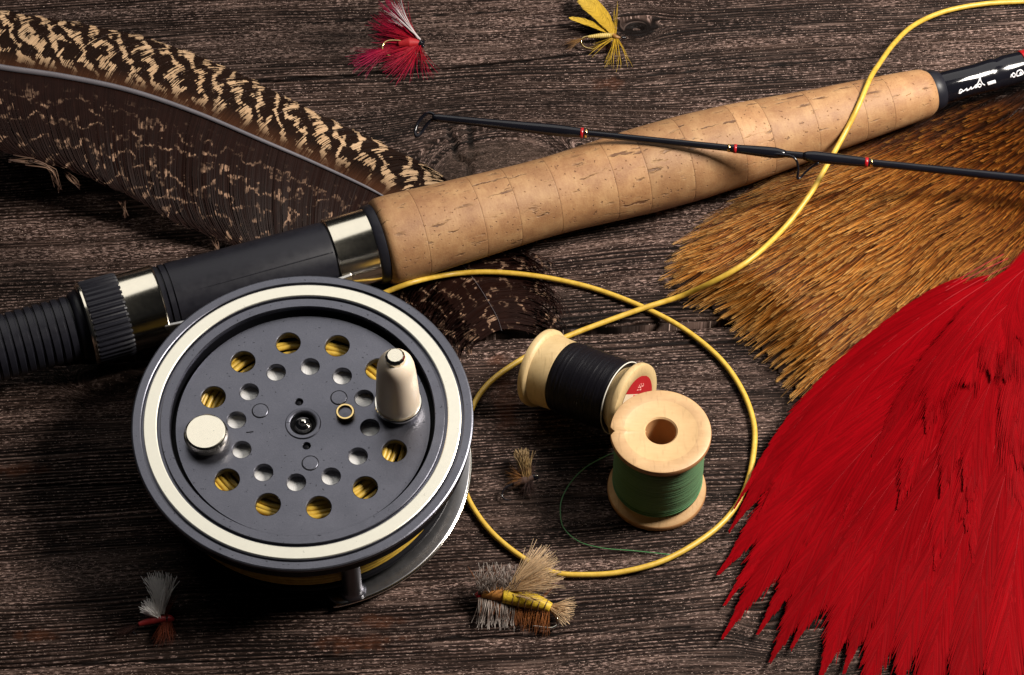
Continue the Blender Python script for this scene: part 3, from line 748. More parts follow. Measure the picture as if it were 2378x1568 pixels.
# reel foot: thin saddle held under the hoods, joined to the frame by a stem
foot = []
ft = lambda px, w, off, dz: (A + RODD * rs(px)) + U0 * (rr_(px, 86) + off) + V0 * dz
def slab(p, hw, th):
    """bar through points p with half width along V0 and thickness along U0"""
    V = []
    for q in p: V += [q + V0 * hw - U0 * th, q + V0 * hw + U0 * th, q - V0 * hw + U0 * th, q - V0 * hw - U0 * th]
    F = [(0, 1, 2, 3)[::-1], tuple(4 * (len(p) - 1) + i for i in (0, 1, 2, 3))]
    for i in range(len(p) - 1):
        for j in range(4): F.append((4 * i + j, 4 * i + (j + 1) % 4, 4 * i + 4 + (j + 1) % 4, 4 * i + 4 + j))
    return np.array(V), F
v, f = slab([ft(360, 0, .1, 0), ft(400, 0, .5, 0), ft(470, 0, 1.3, 0), ft(580, 0, 2.4, 0), ft(690, 0, 1.3, 0), ft(760, 0, .5, 0), ft(790, 0, .1, 0)], 3.4, .5)
mesh('foot', v, f, STEEL, reel, smooth=False, bevel=.25)
m0 = ft(575, 0, 2.6, 0); q = R3(*pol(41.5, 113), -13); v, f = slab([m0, m0 * .5 + q * .5, q], 3.0, 5.0); mesh('foot_stem', v, f, GREY, reel, smooth=False, bevel=.8)

# ------------------------------------------------------------------ rod tip section lying across the grip
ZT0, ZT1 = 27.5, 24.0
TA = P(1004, 273, ZT0); TB = P(2377, 415, ZT1); TD = unit(TB - TA)
tip = thing('rod_tip_section', P(1650, 420), 'thin black rod tip with red and gold wraps lying across the cork grip', 'fishing rod')
def ts(px):
    lo, hi = -40.0, 260.0
    for _ in range(50):
        mid = (lo + hi) / 2; q = TA + TD * mid - CAM
        if W / 2 + FPX * np.dot(q, RIGHT) / np.dot(q, FWD) < px: lo = mid
        else: hi = mid
    return (lo + hi) / 2
def tr_(px, hw): return hw * mmpx(TA + TD * ts(px))
def tip_lathe(pts, seg=24): return lathe([(tr_(x, h), ts(x)) for x, h in pts], TA, TD, seg)
v, f, uv = tip_lathe([(1320, 5), (1340, 7.6), (1700, 8.0), (1900, 8.4), (2100, 9), (2377, 10), (2600, 11)]); mesh('blank', v, f, BLACKGLOSS, tip)
v, f, uv = tip_lathe([(1003, 5), (1006, 8.5), (1020, 9.5), (1100, 10), (1200, 12), (1280, 14), (1310, 13.5), (1340, 12), (1358, 10.5), (1366, 8.2)]); mesh('tip_tube', v, f, BLACKGLOSS, tip)
v, f, uv = tip_lathe([(1686, 7.8), (1700, 9.5), (1740, 11.5), (1780, 13), (1800, 13), (1818, 10), (1826, 7.9)]); mesh('guide_wrap', v, f, BLACKGLOSS, tip)
v, f, uv = tip_lathe([(1862, 8), (1874, 12), (1890, 14), (1930, 13.5), (1990, 12), (2020, 9.8), (2030, 8.4)]); mesh('guide_wrap', v, f, BLACKGLOSS, tip)
for x0, x1, h, mt, nm in ((1347, 1354, 12.2, REDWRAP, 'red_wrap'), (1358, 1363, 11.4, GOLD, 'gold_wrap'), (1689, 1695, 9.6, GOLD, 'gold_wrap'), (1703, 1710, 10.8, REDWRAP, 'red_wrap'), (2007, 2015, 11.6, REDWRAP, 'red_wrap'), (2020, 2026, 10.4, GOLD, 'gold_wrap')):
    v, f, uv = tip_lathe([(x0, h - 1.5), (x0 + .5, h), (x1 - .5, h), (x1, h - 1.5)], 28); mesh(nm, v, f, mt, tip)
# tip-top loop and snake guide
zc = ZT0
lp = [P(1012, 272, zc), P(1003, 264, zc), P(990, 264, zc - .3), P(974, 280, zc - 1.5), P(964, 302, zc - 2.6), P(966, 317, zc - 3.2), P(977, 310, zc - 3.0), P(988, 294, zc - 2.0), P(1000, 281, zc - .8), P(1014, 277, zc)]
v, f = tube(catmull(lp, 60), .48, 8); mesh('tip_loop', v, f, BLACKGLOSS, tip)
zg = ZT0 + (ZT1 - ZT0) * .62
gl = [P(1790, 357, zg + .8), P(1812, 359, zg + .9), P(1834, 362, zg + .6), P(1848, 372, zg), P(1853, 392, zg - 2), P(1851, 414, zg - 4.0), P(1858, 413, zg - 4.3), P(1868, 402, zg - 3.5), P(1884, 388, zg - 2), P(1900, 378, zg - .4)]
v, f = tube(catmull(gl, 50), .34, 7); mesh('snake_guide', v, f, BLACKGLOSS, tip)

# ------------------------------------------------------------------ feathers
def feather(rach, wl, wr, nb, lean, seg=5, up=(0, 0, 1), cov=1.05, droopl=0.0, droopr=0.0, jit=.05, straight=False, ragged=.04, twist=.15, start=0.0, blur=0.0):
    """barbs either side of a shaft: rach (n,3); wl/wr half widths in mm as functions of t; lean = forward sweep in mm per mm of width"""
    n = len(rach); L = np.concatenate([[0], np.cumsum(np.linalg.norm(np.diff(rach, axis=0), axis=1))]); tot = L[-1]
    T = np.gradient(rach, axis=0); T /= np.linalg.norm(T, axis=1)[:, None]
    up = np.asarray(up, float)
    def at(s):
        sc = np.clip(s, 0, tot)
        p = np.stack([np.interp(sc, L, rach[:, k]) for k in range(3)], -1); t = np.stack([np.interp(sc, L, T[:, k]) for k in range(3)], -1)
        return p + t * (s - sc)[..., None], t / np.linalg.norm(t, axis=-1, keepdims=True)
    VV, FF, UVs, RN_ = [], [], [], []; off = 0
    for side, wf, droop in ((1, wl, droopl), (-1, wr, droopr)):
        s0 = np.linspace(start * tot, tot * .995, nb) + rng.normal(0, tot / nb * .3, nb)
        s0 = np.clip(s0, 0, tot); w = np.array([wf(q / tot) for q in s0]) * (1 + rng.normal(0, ragged, nb))
        rnd = rng.uniform(0, 1, nb); jn = rng.normal(0, jit, nb)
        q = np.linspace(0, 1, seg + 1)
        lat = w[:, None] * np.sin(q[None] * math.pi / 2) ** .85                     # lateral offset
        fw = lean * w[:, None] * (q[None] ** 1.35) * (1 + jn[:, None])
        if straight:
            lat = w[:, None] * q[None] ** (.95 + .25 * rng.uniform(-1, 1, nb))[:, None]; fw = lean * w[:, None] * q[None] * (1 + jn[:, None])
        pos, tan = at(s0[:, None] + fw)
        sd = np.cross(up, tan); sd /= np.linalg.norm(sd, axis=-1, keepdims=True); nr = np.cross(tan, sd)
        C = pos + sd * (side * lat)[..., None] + nr * ((droop * lat ** 2 / np.maximum(w[:, None], .1)) + rng.normal(0, .06, nb)[:, None] * q[None])[..., None]
        D = np.gradient(C, axis=1); D /= np.linalg.norm(D, axis=2, keepdims=True) + 1e-9
        X = np.cross(nr, D); X /= np.linalg.norm(X, axis=2, keepdims=True) + 1e-9
        tw = rng.normal(0, twist, nb)
        X = X * np.cos(tw)[:, None, None] + nr * np.sin(tw)[:, None, None]
        hw = .5 * cov * (tot * (1 - start) / nb) * np.linspace(1.0, .55, seg + 1)[None, :, None] * np.ones((nb, 1, 1))
        hw[:, -1] *= .35
        V = np.stack([C - X * hw, C + X * hw], 2)                                     # nb, seg+1, 2, 3
        idx = np.arange(V.shape[0] * V.shape[1] * 2).reshape(nb, seg + 1, 2) + off
        F = np.stack([idx[:, :-1, 0], idx[:, :-1, 1], idx[:, 1:, 1], idx[:, 1:, 0]], -1).reshape(-1, 4)
        uu = np.broadcast_to((s0[:, None] + fw)[..., None], V.shape[:3]); vv = np.broadcast_to((side * lat)[..., None], V.shape[:3])
        VV.append(V.reshape(-1, 3)); FF.append(F); UVs.append(np.stack([uu, vv], -1).reshape(-1, 2)); RN_.append(np.broadcast_to(rnd[:, None, None], V.shape[:3]).ravel()); off += V.shape[0] * V.shape[1] * 2
    return np.vstack(VV), np.vstack(FF), np.vstack(UVs), np.concatenate(RN_)

# big pheasant feather
RACH = [(-130, 128, 33), (-60, 142, 30), (0, 158, 28), (150, 180, 25), (300, 212, 21.5), (450, 262, 17.5), (600, 325, 13.0), (740, 385, 7.5), (880, 452, 2.6), (960, 508, 1.6), (1040, 580, 1.2), (1100, 650, 1.1), (1150, 730, 1.0), (1165, 770, .9)]
rach = catmull([P(*q) for q in RACH], 160)
plume = thing('pheasant_feather', P(1040, 600), 'long barred brown and tan pheasant feather tucked under the cork grip', 'feather')
Lr = np.concatenate([[0], np.cumsum(np.linalg.norm(np.diff(rach, axis=0), axis=1))]); 
wup = lambda t: (1 + (rng.normal(0, .13) if t > .78 else 0)) * float(np.interp(t, [0, .18, .32, .5, .68, .8, .9, .97, 1], [24, 23, 21, 18.5, 17, 17.5, 17, 14, 9]))
wlo = lambda t: (1 + (rng.normal(0, .13) if t > .78 else 0)) * float(np.interp(t, [0, .1, .2, .32, .5, .68, .8, .9, .97, 1], [23, 25, 27, 30, 30, 27, 22, 19, 15, 9])) 
v, f, uv, rn_ = feather(rach, wup, wlo, 900, .62, 8, cov=1.7, droopl=-.14, droopr=-.28, ragged=.015, twist=.10, jit=.015)
v[:, 2] = np.maximum(v[:, 2], .25)
mesh('vane', v, f, PHEASANT, plume, uv=uv, attrs={'rnd': rn_})
v, f = tube(rach + np.array([0, 0, .25]), np.interp(np.linspace(0, 1, 160), [0, .3, .66, .73, 1], [.95, .78, .45, .10, .04]), 8); mesh('shaft', v, f, QUILL, plume)
# stray barbs at the frayed lower edge
st = []
for (a, b, c) in [((70, 372, 20), (120, 395, 17), (138, 442, 12)), ((40, 375, 20), (110, 385, 17), (132, 430, 13)), ((20, 372, 21), (95, 380, 18), (125, 420, 13)), ((280, 470, 12), (288, 485, 10), (293, 505, 9)), ((496, 560, 5), (505, 575, 4), (513, 592, 4)), ((150, 400, 15), (165, 420, 14), (185, 432, 13))]:
    st.append(catmull([P(*a), P(*b), P(*c)], 8))
    for k in range(5): st.append(catmull([P(*a) + rng.normal(0, .7, 3), P(*b) + rng.normal(0, .6, 3), P(*c) + rng.normal(0, .5, 3)], 8))
v, f, at = strands(np.array(st), .22, .05); mesh('loose_barbs', v, f, m_hair('barb_brown', [(0, (.05, .025, .018)), (.5, (.25, .15, .10)), (1, (.10, .05, .035))], .4), plume, attrs=at)['kind'] = 'stuff'

# ------------------------------------------------------------------ deer hair patch
def inpoly(x, y, poly):
    x = np.asarray(x); y = np.asarray(y); c = np.zeros(x.shape, bool); n = len(poly)
    for i in range(n):
        (x0, y0), (x1, y1) = poly[i], poly[i - 1]
        c ^= ((y0 > y) != (y1 > y)) & (x < (x1 - x0) * (y - y0) / (y1 - y0 + 1e-12) + x0)
    return c
FUR = [(2150, 290), (2230, 252), (2300, 246), (2345, 258), (2400, 300), (2560, 420), (2620, 600), (2480, 720), (2300, 760), (2150, 860), (2030, 900), (1920, 930), (1840, 950), (1815, 900), (1770, 850), (1715, 790), (1660, 745), (1600, 715), (1545, 690), (1530, 640), (1560, 575), (1620, 520), (1720, 455), (1840, 395), (1980, 345)]
def fdist(x, y):
    return segdist(np.asarray(x, float), np.asarray(y, float), np.array(FUR + FUR[:1], float)) * np.where(inpoly(x, y, FUR), 1, -1)
def furz(x, y): return 2.0 + 9.5 * sstep(0, 190, fdist(x, y))
fur = thing('deer_hair_patch', P(2050, 620), 'patch of golden brown deer hair on hide beside the cork grip', 'animal hair')
FOC = np.array([2900.0, 20.0])
N = 16000
tx, ty = [], []
while len(tx) < N:
    a = rng.uniform(1500, 2640, 4000); b = rng.uniform(240, 960, 4000)
    d = fdist(a, b); ok = d > rng.normal(-2, 9, 4000)
    tx += list(a[ok]); ty += list(b[ok])
tx = np.array(tx[:N]); ty = np.array(ty[:N])
ncl = 2000; cx_, cy_ = tx[:ncl].copy(), ty[:ncl].copy()
cell = {}
for i in range(ncl): cell.setdefault((int(cx_[i] // 24), int(cy_[i] // 24)), []).append(i)
own = np.zeros(N, int)
for i in range(N):
    a, b = int(tx[i] // 24), int(ty[i] // 24); best, bd_ = -1, 1e9
    for da in (-1, 0, 1):
        for db in (-1, 0, 1):
            for j in cell.get((a + da, b + db), ()):
                d_ = (tx[i] - cx_[j]) ** 2 + (ty[i] - cy_[j]) ** 2
                if d_ < bd_: best, bd_ = j, d_
    own[i] = best
own = np.where(own < 0, 0, own); pull = rng.uniform(.3, .9, N) * (own > 0)
tx = tx + (cx_[own] - tx) * pull; ty = ty + (cy_[own] - ty) * pull
dirx, diry = tx - FOC[0], ty - FOC[1]; dl = np.hypot(dirx, diry); ang = np.arctan2(diry, dirx) + .14 * vn[3](tx / 70, ty / 70) + .06 * vn[4](tx / 20, ty / 20) + rng.normal(0, .05, N)
Lp = rng.uniform(170, 310, N) * np.where(fdist(tx, ty) < 40, 1.25, 1)
rxx, ryy = tx - np.cos(ang) * Lp, ty - np.sin(ang) * Lp
Lp = np.where((rxx > 2150) & (ryy < 262 + np.maximum(rxx - 2300, 0) * .6), np.clip(Lp * .45, 40, 80), Lp)
k = 6; q = np.linspace(0, 1, k); polys = np.zeros((N, k, 3))
bend = .30 + .25 * sstep(1900, 1550, tx)
lift = rng.uniform(0, 3.2, N) * sstep(-10, 60, fdist(tx, ty)) + .3
for i in range(k):
    back = (1 - q[i]) * Lp; aa = ang - bend * (1 - q[i]) * .5 + bend * .1
    px = tx - np.cos(aa) * back; py = ty - np.sin(aa) * back
    z = furz(px, py) * (.86 + .14 * q[i]) + lift * q[i] ** .7 - 1.2 * (1 - q[i])
    cam_d = np.stack([(px - W / 2) / FPX, -(py - H / 2) / FPX], -1)
    d3 = FWD + RIGHT * cam_d[:, :1] + UP * cam_d[:, 1:]
    polys[:, i] = CAM + d3 * ((z - CAM[2]) / d3[:, 2])[:, None]
polys[:, :, 2] = np.maximum(polys[:, :, 2], .4)
rad = rng.uniform(.085, .185, N)
v, f, at = strands(polys, rad, rad * .22)
edge = np.repeat(sstep(70, -5, fdist(tx, ty)) * sstep(620, 420, ty), k * 3)      # darker guard hair along the upper edge
edge = np.maximum(edge, np.repeat(sstep(340, 250, ty + .25 * (2377 - tx)), k * 3))
back = np.repeat(sstep(1150, 520, dl), k * 3)
at['rnd'] = at['rnd'] * (1 - .6 * edge) * (1 - .35 * back)
at['tt'] = at['tt'] * (1 - .16 * back)
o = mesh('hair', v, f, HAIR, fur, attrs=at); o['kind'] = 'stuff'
# the hide under it
gx, gy = np.meshgrid(np.linspace(1500, 2640, 90), np.linspace(235, 965, 60)); dd = fdist(gx, gy)
zz = furz(gx, gy) - 2.2
Vh = np.array([P(a, b, max(c, .15)) for a, b, c in zip(gx.ravel(), gy.ravel(), zz.ravel())]); idx = np.arange(gx.size).reshape(gx.shape)
keep = (dd[:-1, :-1] > 22) & (dd[1:, 1:] > 22)
F = np.stack([idx[:-1, :-1], idx[1:, :-1], idx[1:, 1:], idx[:-1, 1:]], -1)[keep]
used = np.unique(F); remap = np.full(len(Vh), -1); remap[used] = np.arange(len(used)); Vh = Vh[used]; F = remap[F]
mesh('hide', Vh, F, HIDE, fur)

# ------------------------------------------------------------------ red hackle cape
cape = thing('hackle_cape', P(2100, 1250), 'scarlet rooster hackle cape with many long pointed feathers', 'feathers')
def cape_z(t, lay): return 21.0 * (1 - t) ** 1.1 + 1.2 + lay * (1 - t * .75)
def cape_feather(root, tip_, bulge, width, lay, nb=150, start=.12):
    root = np.array(root, float); tip_ = np.array(tip_, float); mid = (root + tip_) / 2
    d = tip_ - root; perp = np.array([d[1], -d[0]]) / np.linalg.norm(d)      # screen: up-left of the direction
    if perp[0] > 0: perp = -perp
    c = mid + perp * bulge
    ts_ = np.linspace(0, 1, 26); bez = ((1 - ts_) ** 2)[:, None] * root + (2 * ts_ * (1 - ts_))[:, None] * c + (ts_ ** 2)[:, None] * tip_
    fa = math.atan2(tip_[1] - 600, tip_[0] - 2440); fold = 1.1 * float(vn[5](np.array(fa * 7.0), np.array(2.5))) * np.sin(ts_ * math.pi)
    far = np.linalg.norm(bez - np.array([2430, 580]), axis=1)
    z = np.interp(far, [0, 250, 520, 800, 1100], [19, 17.5, 9.5, 3.0, 1.4]) + lay + fold
    r = np.array([P(a, b, q) for (a, b), q in zip(bez, z)])
    wf = lambda t: width * float(np.interp(t, [0, .15, .36, .55, .70, .84, .93, 1], [.8, 1, 1, .88, .60, .30, .13, .04]))
    v, f, uv, rn_ = feather(r, wf, wf, int(nb * 1.5), 5.6, 8, cov=1.8, droopl=-.16, droopr=-.16, ragged=.11, twist=.05, jit=.14, start=start, straight=True)
    v[:, 2] = np.maximum(v[:, 2], .3)
    o = mesh('feather', v, f, RED, cape, uv=uv, attrs={'rnd': rn_})
    v, f = tube(r - np.array([0, 0, .05]), np.linspace(.13, .03, len(r)), 4); o2 = mesh('quill', v, f, REDQUILL, o)
tips = [((2330, 590), (1692, 1238), 150, 2.2), ((2340, 600), (1705, 1180), 140, 2.6), ((2390, 610), (1694, 1232), 120, 3.6), ((2380, 600), (1790, 1120), 130, 3.4), ((2390, 600), (1760, 1200), 120, 3.8), ((2400, 640), (1668, 1332), 85, 4.5), ((2400, 660), (1672, 1330), 60, 4.2), ((2410, 660), (1683, 1403), 100, 4.2), ((2410, 680), (1720, 1360), 80, 5.0),
        ((2430, 680), (1678, 1481), 120, 4.8), ((2430, 690), (1760, 1470), 90, 4.8), ((2430, 690), (1790, 1533), 100, 5.2), ((2440, 700), (1840, 1500), 90, 5.2), ((2440, 700), (1900, 1585), 110, 5.4), ((2450, 700), (1960, 1560), 100, 5.0), ((2460, 700), (2000, 1640), 110, 5.6),
        ((2470, 700), (2080, 1620), 110, 5.2), ((2480, 700), (2140, 1680), 110, 5.8), ((2490, 700), (2230, 1690), 100, 6.0), ((2500, 700), (2330, 1720), 90, 6.0), ((2520, 700), (2420, 1720), 80, 6.0), ((2540, 700), (2500, 1700), 60, 6.0)]
for i, (a, b, bu, w) in enumerate(tips): cape_feather(a, b, bu, w, .15 + .12 * (i % 5) + .02 * i, 300)
for i in range(50):
    # shorter feathers over the long ones, their tips spread over the cape
    u = (i + .5) / 50; rr = 770 - 530 * u + rng.normal(0, 45); a = math.radians(rng.uniform(78, 136))
    cx, cy = 2440, 600
    t_ = (cx + rr * math.cos(a), cy + rr * math.sin(a) * 1.02)
    r_ = (cx + 30 + rng.normal(0, 24) + 30 * u, cy - 15 - 60 * u + rng.normal(0, 18))
    cape_feather(r_, t_, 55 + rr * .07 + rng.normal(0, 12), 4.0 + rng.normal(0, .7), .6 + 1.9 * u + rng.uniform(-.15, .15), 260)

# ------------------------------------------------------------------ loose fly line
LP = [(800, 735, 9), (850, 700, 8.0), (890, 681, 6.5), (960, 655, 4.5), (1040, 638, 3.0), (1120, 632, 2.4), (1200, 636, 2.0), (1290, 649, 1.3), (1390, 674, .9), (1500, 717, .85), (1590, 766, .85), (1670, 832, .85), (1722, 905, .85), (1750, 985, .85), (1748, 1062, .85), (1728, 1140, .85), (1690, 1200, .85), (1630, 1252, .85), (1540, 1302, .85), (1440, 1329, .85), (1350, 1335, .85), (1280, 1328, .9),
      (1210, 1293, .9), (1140, 1235, .9), (1090, 1165, .9), (1073, 1105, .9), (1076, 1030, .9), (1095, 950, .9), (1140, 885, .85), (1230, 823, .85), (1320, 780, .85), (1420, 742, 1.4), (1505, 712, 2.3), (1580, 688, 3.2), (1660, 652, 6.5), (1740, 604, 10.5), (1820, 530, 13.2), (1880, 452, 14.6), (1915, 392, 15.2), (1950, 330, 16.0), (1968, 296, 17), (1985, 262, 18.5), (1998, 234, 19), (2010, 205, 20.0), (2022, 178, 20), (2040, 150, 16.5), (2075, 102, 9.0), (2120, 60, 3.0), (2190, 28, 1.2), (2280, 10, .85), (2377, 4, .85), (2480, 2, .85)]
LQ = []
for a, b, c in LP:
    for _ in range(200):
        p_ = P(a, b, c); sa2 = float(np.dot(p_ - A, RODD)); dr = float(np.linalg.norm(p_ - A - RODD * sa2))
        need = (float(cork_r(sa2)) if hs[0] < sa2 < hs[-1] else 0) + .8
        if dr >= need and not (fdist(np.array([a]), np.array([b]))[0] > 0 and c < float(furz(np.array([a]), np.array([b]))[0]) + 4.6 * sstep(0, 60, fdist(np.array([a]), np.array([b]))[0]) + .6): break
        c += .15
    LQ.append((a, b, c))
pts = catmull([P(*q) for q in LQ], 420)
v, f = tube(pts, .74, 12); line = mesh('fly_line', v, f, YELLOW, base=P(1500, 1315))
prop(line, 'yellow fly line looping round the two thread spools and over the grip', 'fishing line')

# ------------------------------------------------------------------ thread spools
def spool(name, base, origin, axis, label, woodm, threadm, Rf, Rt, Lh, hole, tname, tprof=None, notch=None, hint=(0, 0, 1), tap=4.2):
    t = thing(name, base, label, 'thread spool', 'wooden thread spools')
    a = 2.0
    prof = [(hole, 0), (Rf * .72, 0), (Rf * .735, -.1), (Rf - .5, -.02), (Rf - .12, .15), (Rf, .55), (Rf, 1.5), (Rf - .18, 1.9), (Rf - .9, 2.35), (Rt - (1.2 if tap < 5 else .15), tap), (Rt - 1.6, tap + .8), (Rt - 1.6, Lh - 5.0), (Rt - 1.2, Lh - 4.2), (Rf - .9, Lh - 2.35), (Rf - .18, Lh - 1.9), (Rf, Lh - 1.5), (Rf, Lh - .55), (Rf - .12, Lh - .15), (Rf - .5, Lh + .02), (Rf * .735, Lh + .1), (Rf * .72, Lh), (hole + .4, Lh), (hole, Lh - .4)]
    wob = None
    if notch is not None:
        def wob(th, h):
            d = np.abs((th - notch + math.pi) % (2 * math.pi) - math.pi)
            return -.085 * sstep(.075, .02, d) * (1.0 if h > Lh - 3.0 else 0)
    v, f, uv = lathe(prof, origin, axis, 128, closed=True, hint=hint, wob=wob)
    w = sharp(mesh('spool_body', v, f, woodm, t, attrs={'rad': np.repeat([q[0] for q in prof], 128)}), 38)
    v, f, uv = lathe(tprof, origin, axis, 96, hint=hint, closed=True); mesh(tname, v, f, threadm, t, uv=uv)
    return t
gb = P(1524, 1139, 0)
def thr(Rt, a, b, amp, seed, n=60):
    r = np.random.default_rng(seed); out = [(Rt - 1.7, a)]
    for s in np.linspace(a, b, n): out.append((Rt * (1 - .02 * abs((s - a) / (b - a) * 2 - 1) ** 6) + r.normal(0, amp), s))
    return out + [(Rt - 1.7, b)]
u_, v_, n_ = frame((0, 0, 1), (0, 1, 0))
NOTCH = (math.atan2(np.dot(P(1410, 1005, 26) - P(1526, 1005, 26), v_), np.dot(P(1410, 1005, 26) - P(1526, 1005, 26), u_))) % (2 * math.pi)
gspool = spool('thread_spool', gb, gb, (0, 0, 1), 'upright wooden spool wound with green thread, leaning post of the pair', SPWOOD, TGREEN, 12.75, 11.45, 26.8, 3.9, 'green_thread', thr(11.45, 4.4, 22.6, .05, 3, 70), notch=NOTCH, hint=(0, 1, 0))
gspool['label'] = 'upright wooden spool wound with green thread'
# nick in its upper flange + loose end of green thread
tl = [P(1425, 1052, 14), P(1405, 1060, 12), P(1360, 1085, 6), P(1325, 1120, 2), P(1304, 1160, .5), P(1301, 1195, .4), P(1310, 1228, .4), P(1345, 1258, .4), P(1400, 1273, .4), P(1470, 1279, .4), P(1555, 1288, .4)]
v, f = tube(catmull(tl, 80), .14, 6); mesh('loose_thread', v, f, simple('green_strand', (0.06, 0.20, 0.07), .5), gspool)
for q, r_ in ((5.6, .10), (6.4, .09)):
    pts = [gb + np.array([11.52 * math.cos(t), 11.52 * math.sin(t), q + .55 * math.cos(t - .4)]) for t in np.linspace(0, 2 * math.pi, 80)]
    v, f = tube(pts, r_, 5); mesh('crossing_strand', v, f, bpy.data.materials['green_strand'], gspool)

Rb = 10.6
p0 = P(1258, 858, Rb); p1 = P(1474, 940, Rb + 5.5); bd = unit(p1 - p0); p0 = P(1252, 852, Rb)
bl_len = float(np.linalg.norm(p1 - p0))
bbase = np.array([*((p0 + p1) / 2)[:2], 0])
bsp = spool('thread_spool', bbase, p0, bd, 'wooden spool of black thread lying on its side behind the green one', SPWOOD2, TBLACK, Rb, 9.6, bl_len, 3.2, 'black_thread', thr(9.7, 8.2, bl_len - 4.9, .05, 5, 60), tap=8.0)
# white strands near the flange
uu, vv_, nn = frame(bd)
for off, r_ in ((bl_len - 4.3, .16),):
    pts = [p0 + bd * off + 9.75 * (math.cos(t) * uu + math.sin(t) * vv_) for t in np.linspace(0, 2 * math.pi, 60)]
    v, f = tube(pts, r_, 6); mesh('white_strand', v, f, simple('white_strand', (.65, .62, .55), .5), bsp)
# paper label on its end
upv = unit(np.array([0, 0, 1.0]) - bd * bd[2]); rtv = np.cross(upv, bd); 
if rtv[0] < 0: rtv = -rtv
lh = unit(rtv * np.dot(upv, UP) - upv * np.dot(rtv, UP)); lh = lh if np.dot(lh, RIGHT) > 0 else -lh
lv = np.cross(bd, lh); lv = lv if np.dot(lv, UP) > 0 else -lv
rtv, upv = lh, lv
endc = p0 + bd * (bl_len + .12)
def disc_sector(y0, y1, R, lift, mat, name):
    pts = []; ysamp = np.linspace(y0, y1, 14)
    rs_ = [(math.sqrt(max(R * R - y * y, 0)), y) for y in ysamp]; hole = 3.3
    V, F = [], []
    for lv in (lift, lift + .05):
        for w, y in rs_: V += [endc + rtv * (-w) + upv * y + bd * lv, endc + rtv * w + upv * y + bd * lv]
    m_ = 2 * len(rs_)
    for i in range(len(rs_) - 1): F += [(m_ + 2 * i, m_ + 2 * i + 1, m_ + 2 * i + 3, m_ + 2 * i + 2), (2 * i, 2 * i + 2, 2 * i + 3, 2 * i + 1), (2 * i, 2 * i + 1, m_ + 2 * i + 1, m_ + 2 * i)[::1], (2 * i + 1, 2 * i + 3, m_ + 2 * i + 3, m_ + 2 * i + 1), (2 * i + 2, 2 * i, m_ + 2 * i, m_ + 2 * i + 2)]
    return mesh(name, V, F, mat, bsp, smooth=False)
PAPER = simple('label_paper', (.62, .50, .36), .6, vary=.08); LRED = simple('label_red', (.36, .010, .014), .5, vary=.1)
lab = disc_sector(-7.6, 2.6, 7.6, .02, PAPER, 'paper_label')
labr = disc_sector(2.6, 7.5, 7.6, .03, LRED, 'red_label_band')
def mark(pl, mat, w=.22, name='print_mark', par=None):
    q = [endc + rtv * x + upv * y + bd * .1 for x, y in pl]; v, f = tube(catmull(q, 3 * len(q)), w, 5); mesh(name, v, f, mat, par)
for pl in ([(-1.6, 4.3), (-1.0, 4.6), (-1.4, 5.0)], [(-.6, 4.2), (-.2, 4.7), (-.7, 5.4)], [(.3, 4.6), (.9, 4.9), (.5, 5.4)], [(-1.8, 3.6), (-1.2, 3.7)], [(-.4, 3.6), (.2, 3.9)]): mark(pl, simple('pink_print', (.62, .25, .22), .5), .17, 'print_mark', labr)
for pl in ([(-2.6, 2.4), (-3.0, -.6)], [(1.6, 2.4), (1.4, -.4)]): mark(pl, LRED, .38, 'print_mark', lab)
mark([(-.9, 1.3), (-.5, .3), (-.9, -.4)], simple('grey_print', (.12, .12, .15), .5), .35, 'print_mark', lab)

# ------------------------------------------------------------------ fishing flies
def fan(origin, n, a0, a1, l0, l1, lift=0.5, spread=.4, bend=0.0, k=6, z0=None, zf=None, ow=0.0):
    """hairs from an origin (px, py, z), angles in degrees on the table as seen in the photo (0 right, 90 down), lengths in px"""
    polys = []
    for i in range(n):
        a = math.radians(rng.uniform(a0, a1)); L = rng.uniform(l0, l1); zt = origin[2] + rng.normal(lift, spread)
        ox, oy = origin[0] + rng.normal(0, ow), origin[1] + rng.normal(0, ow * .5)
        bb = bend + rng.normal(0, .12); pl = []
        for q in np.linspace(0, 1, k):
            aa = a + bb * q; pl.append(P(ox + math.cos(aa) * L * q, oy + math.sin(aa) * L * q, max(origin[2] + (zt - origin[2]) * q, .15)))
        polys.append(pl)
    return np.array(polys)
def hairs(name, polys, r, mat, parent, tipr=.3):
    v, f, at = strands(polys, np.full(len(polys), r) * rng.uniform(.7, 1.3, len(polys)), r * tipr); return mesh(name, v, f, mat, parent, attrs=at)
def hook(parent, pts, r, mat): v, f = tube(catmull([P(*q) for q in pts], 50), np.concatenate([np.full(44, r), np.linspace(r, .05, 6)]), 8); return mesh('hook', v, f, mat, parent)
def blob(name, pts, radii, mat, parent, sides=14, wrap=0.0):
    p = catmull([P(*q) for q in pts], 40); rr = np.interp(np.linspace(0, 1, 40), np.linspace(0, 1, len(radii)), radii)
    if wrap: rr = rr * (1 + wrap * np.sin(np.linspace(0, 40 * 1.9, 40)))
    v, f = tube(p, rr, sides); return mesh(name, v, f, mat, parent)
def hm(name, *c, dark=.4): return m_hair(name, [(i / (len(c) - 1), q) for i, q in enumerate(c)], dark)
FG = 'fishing flies lying on the boards'
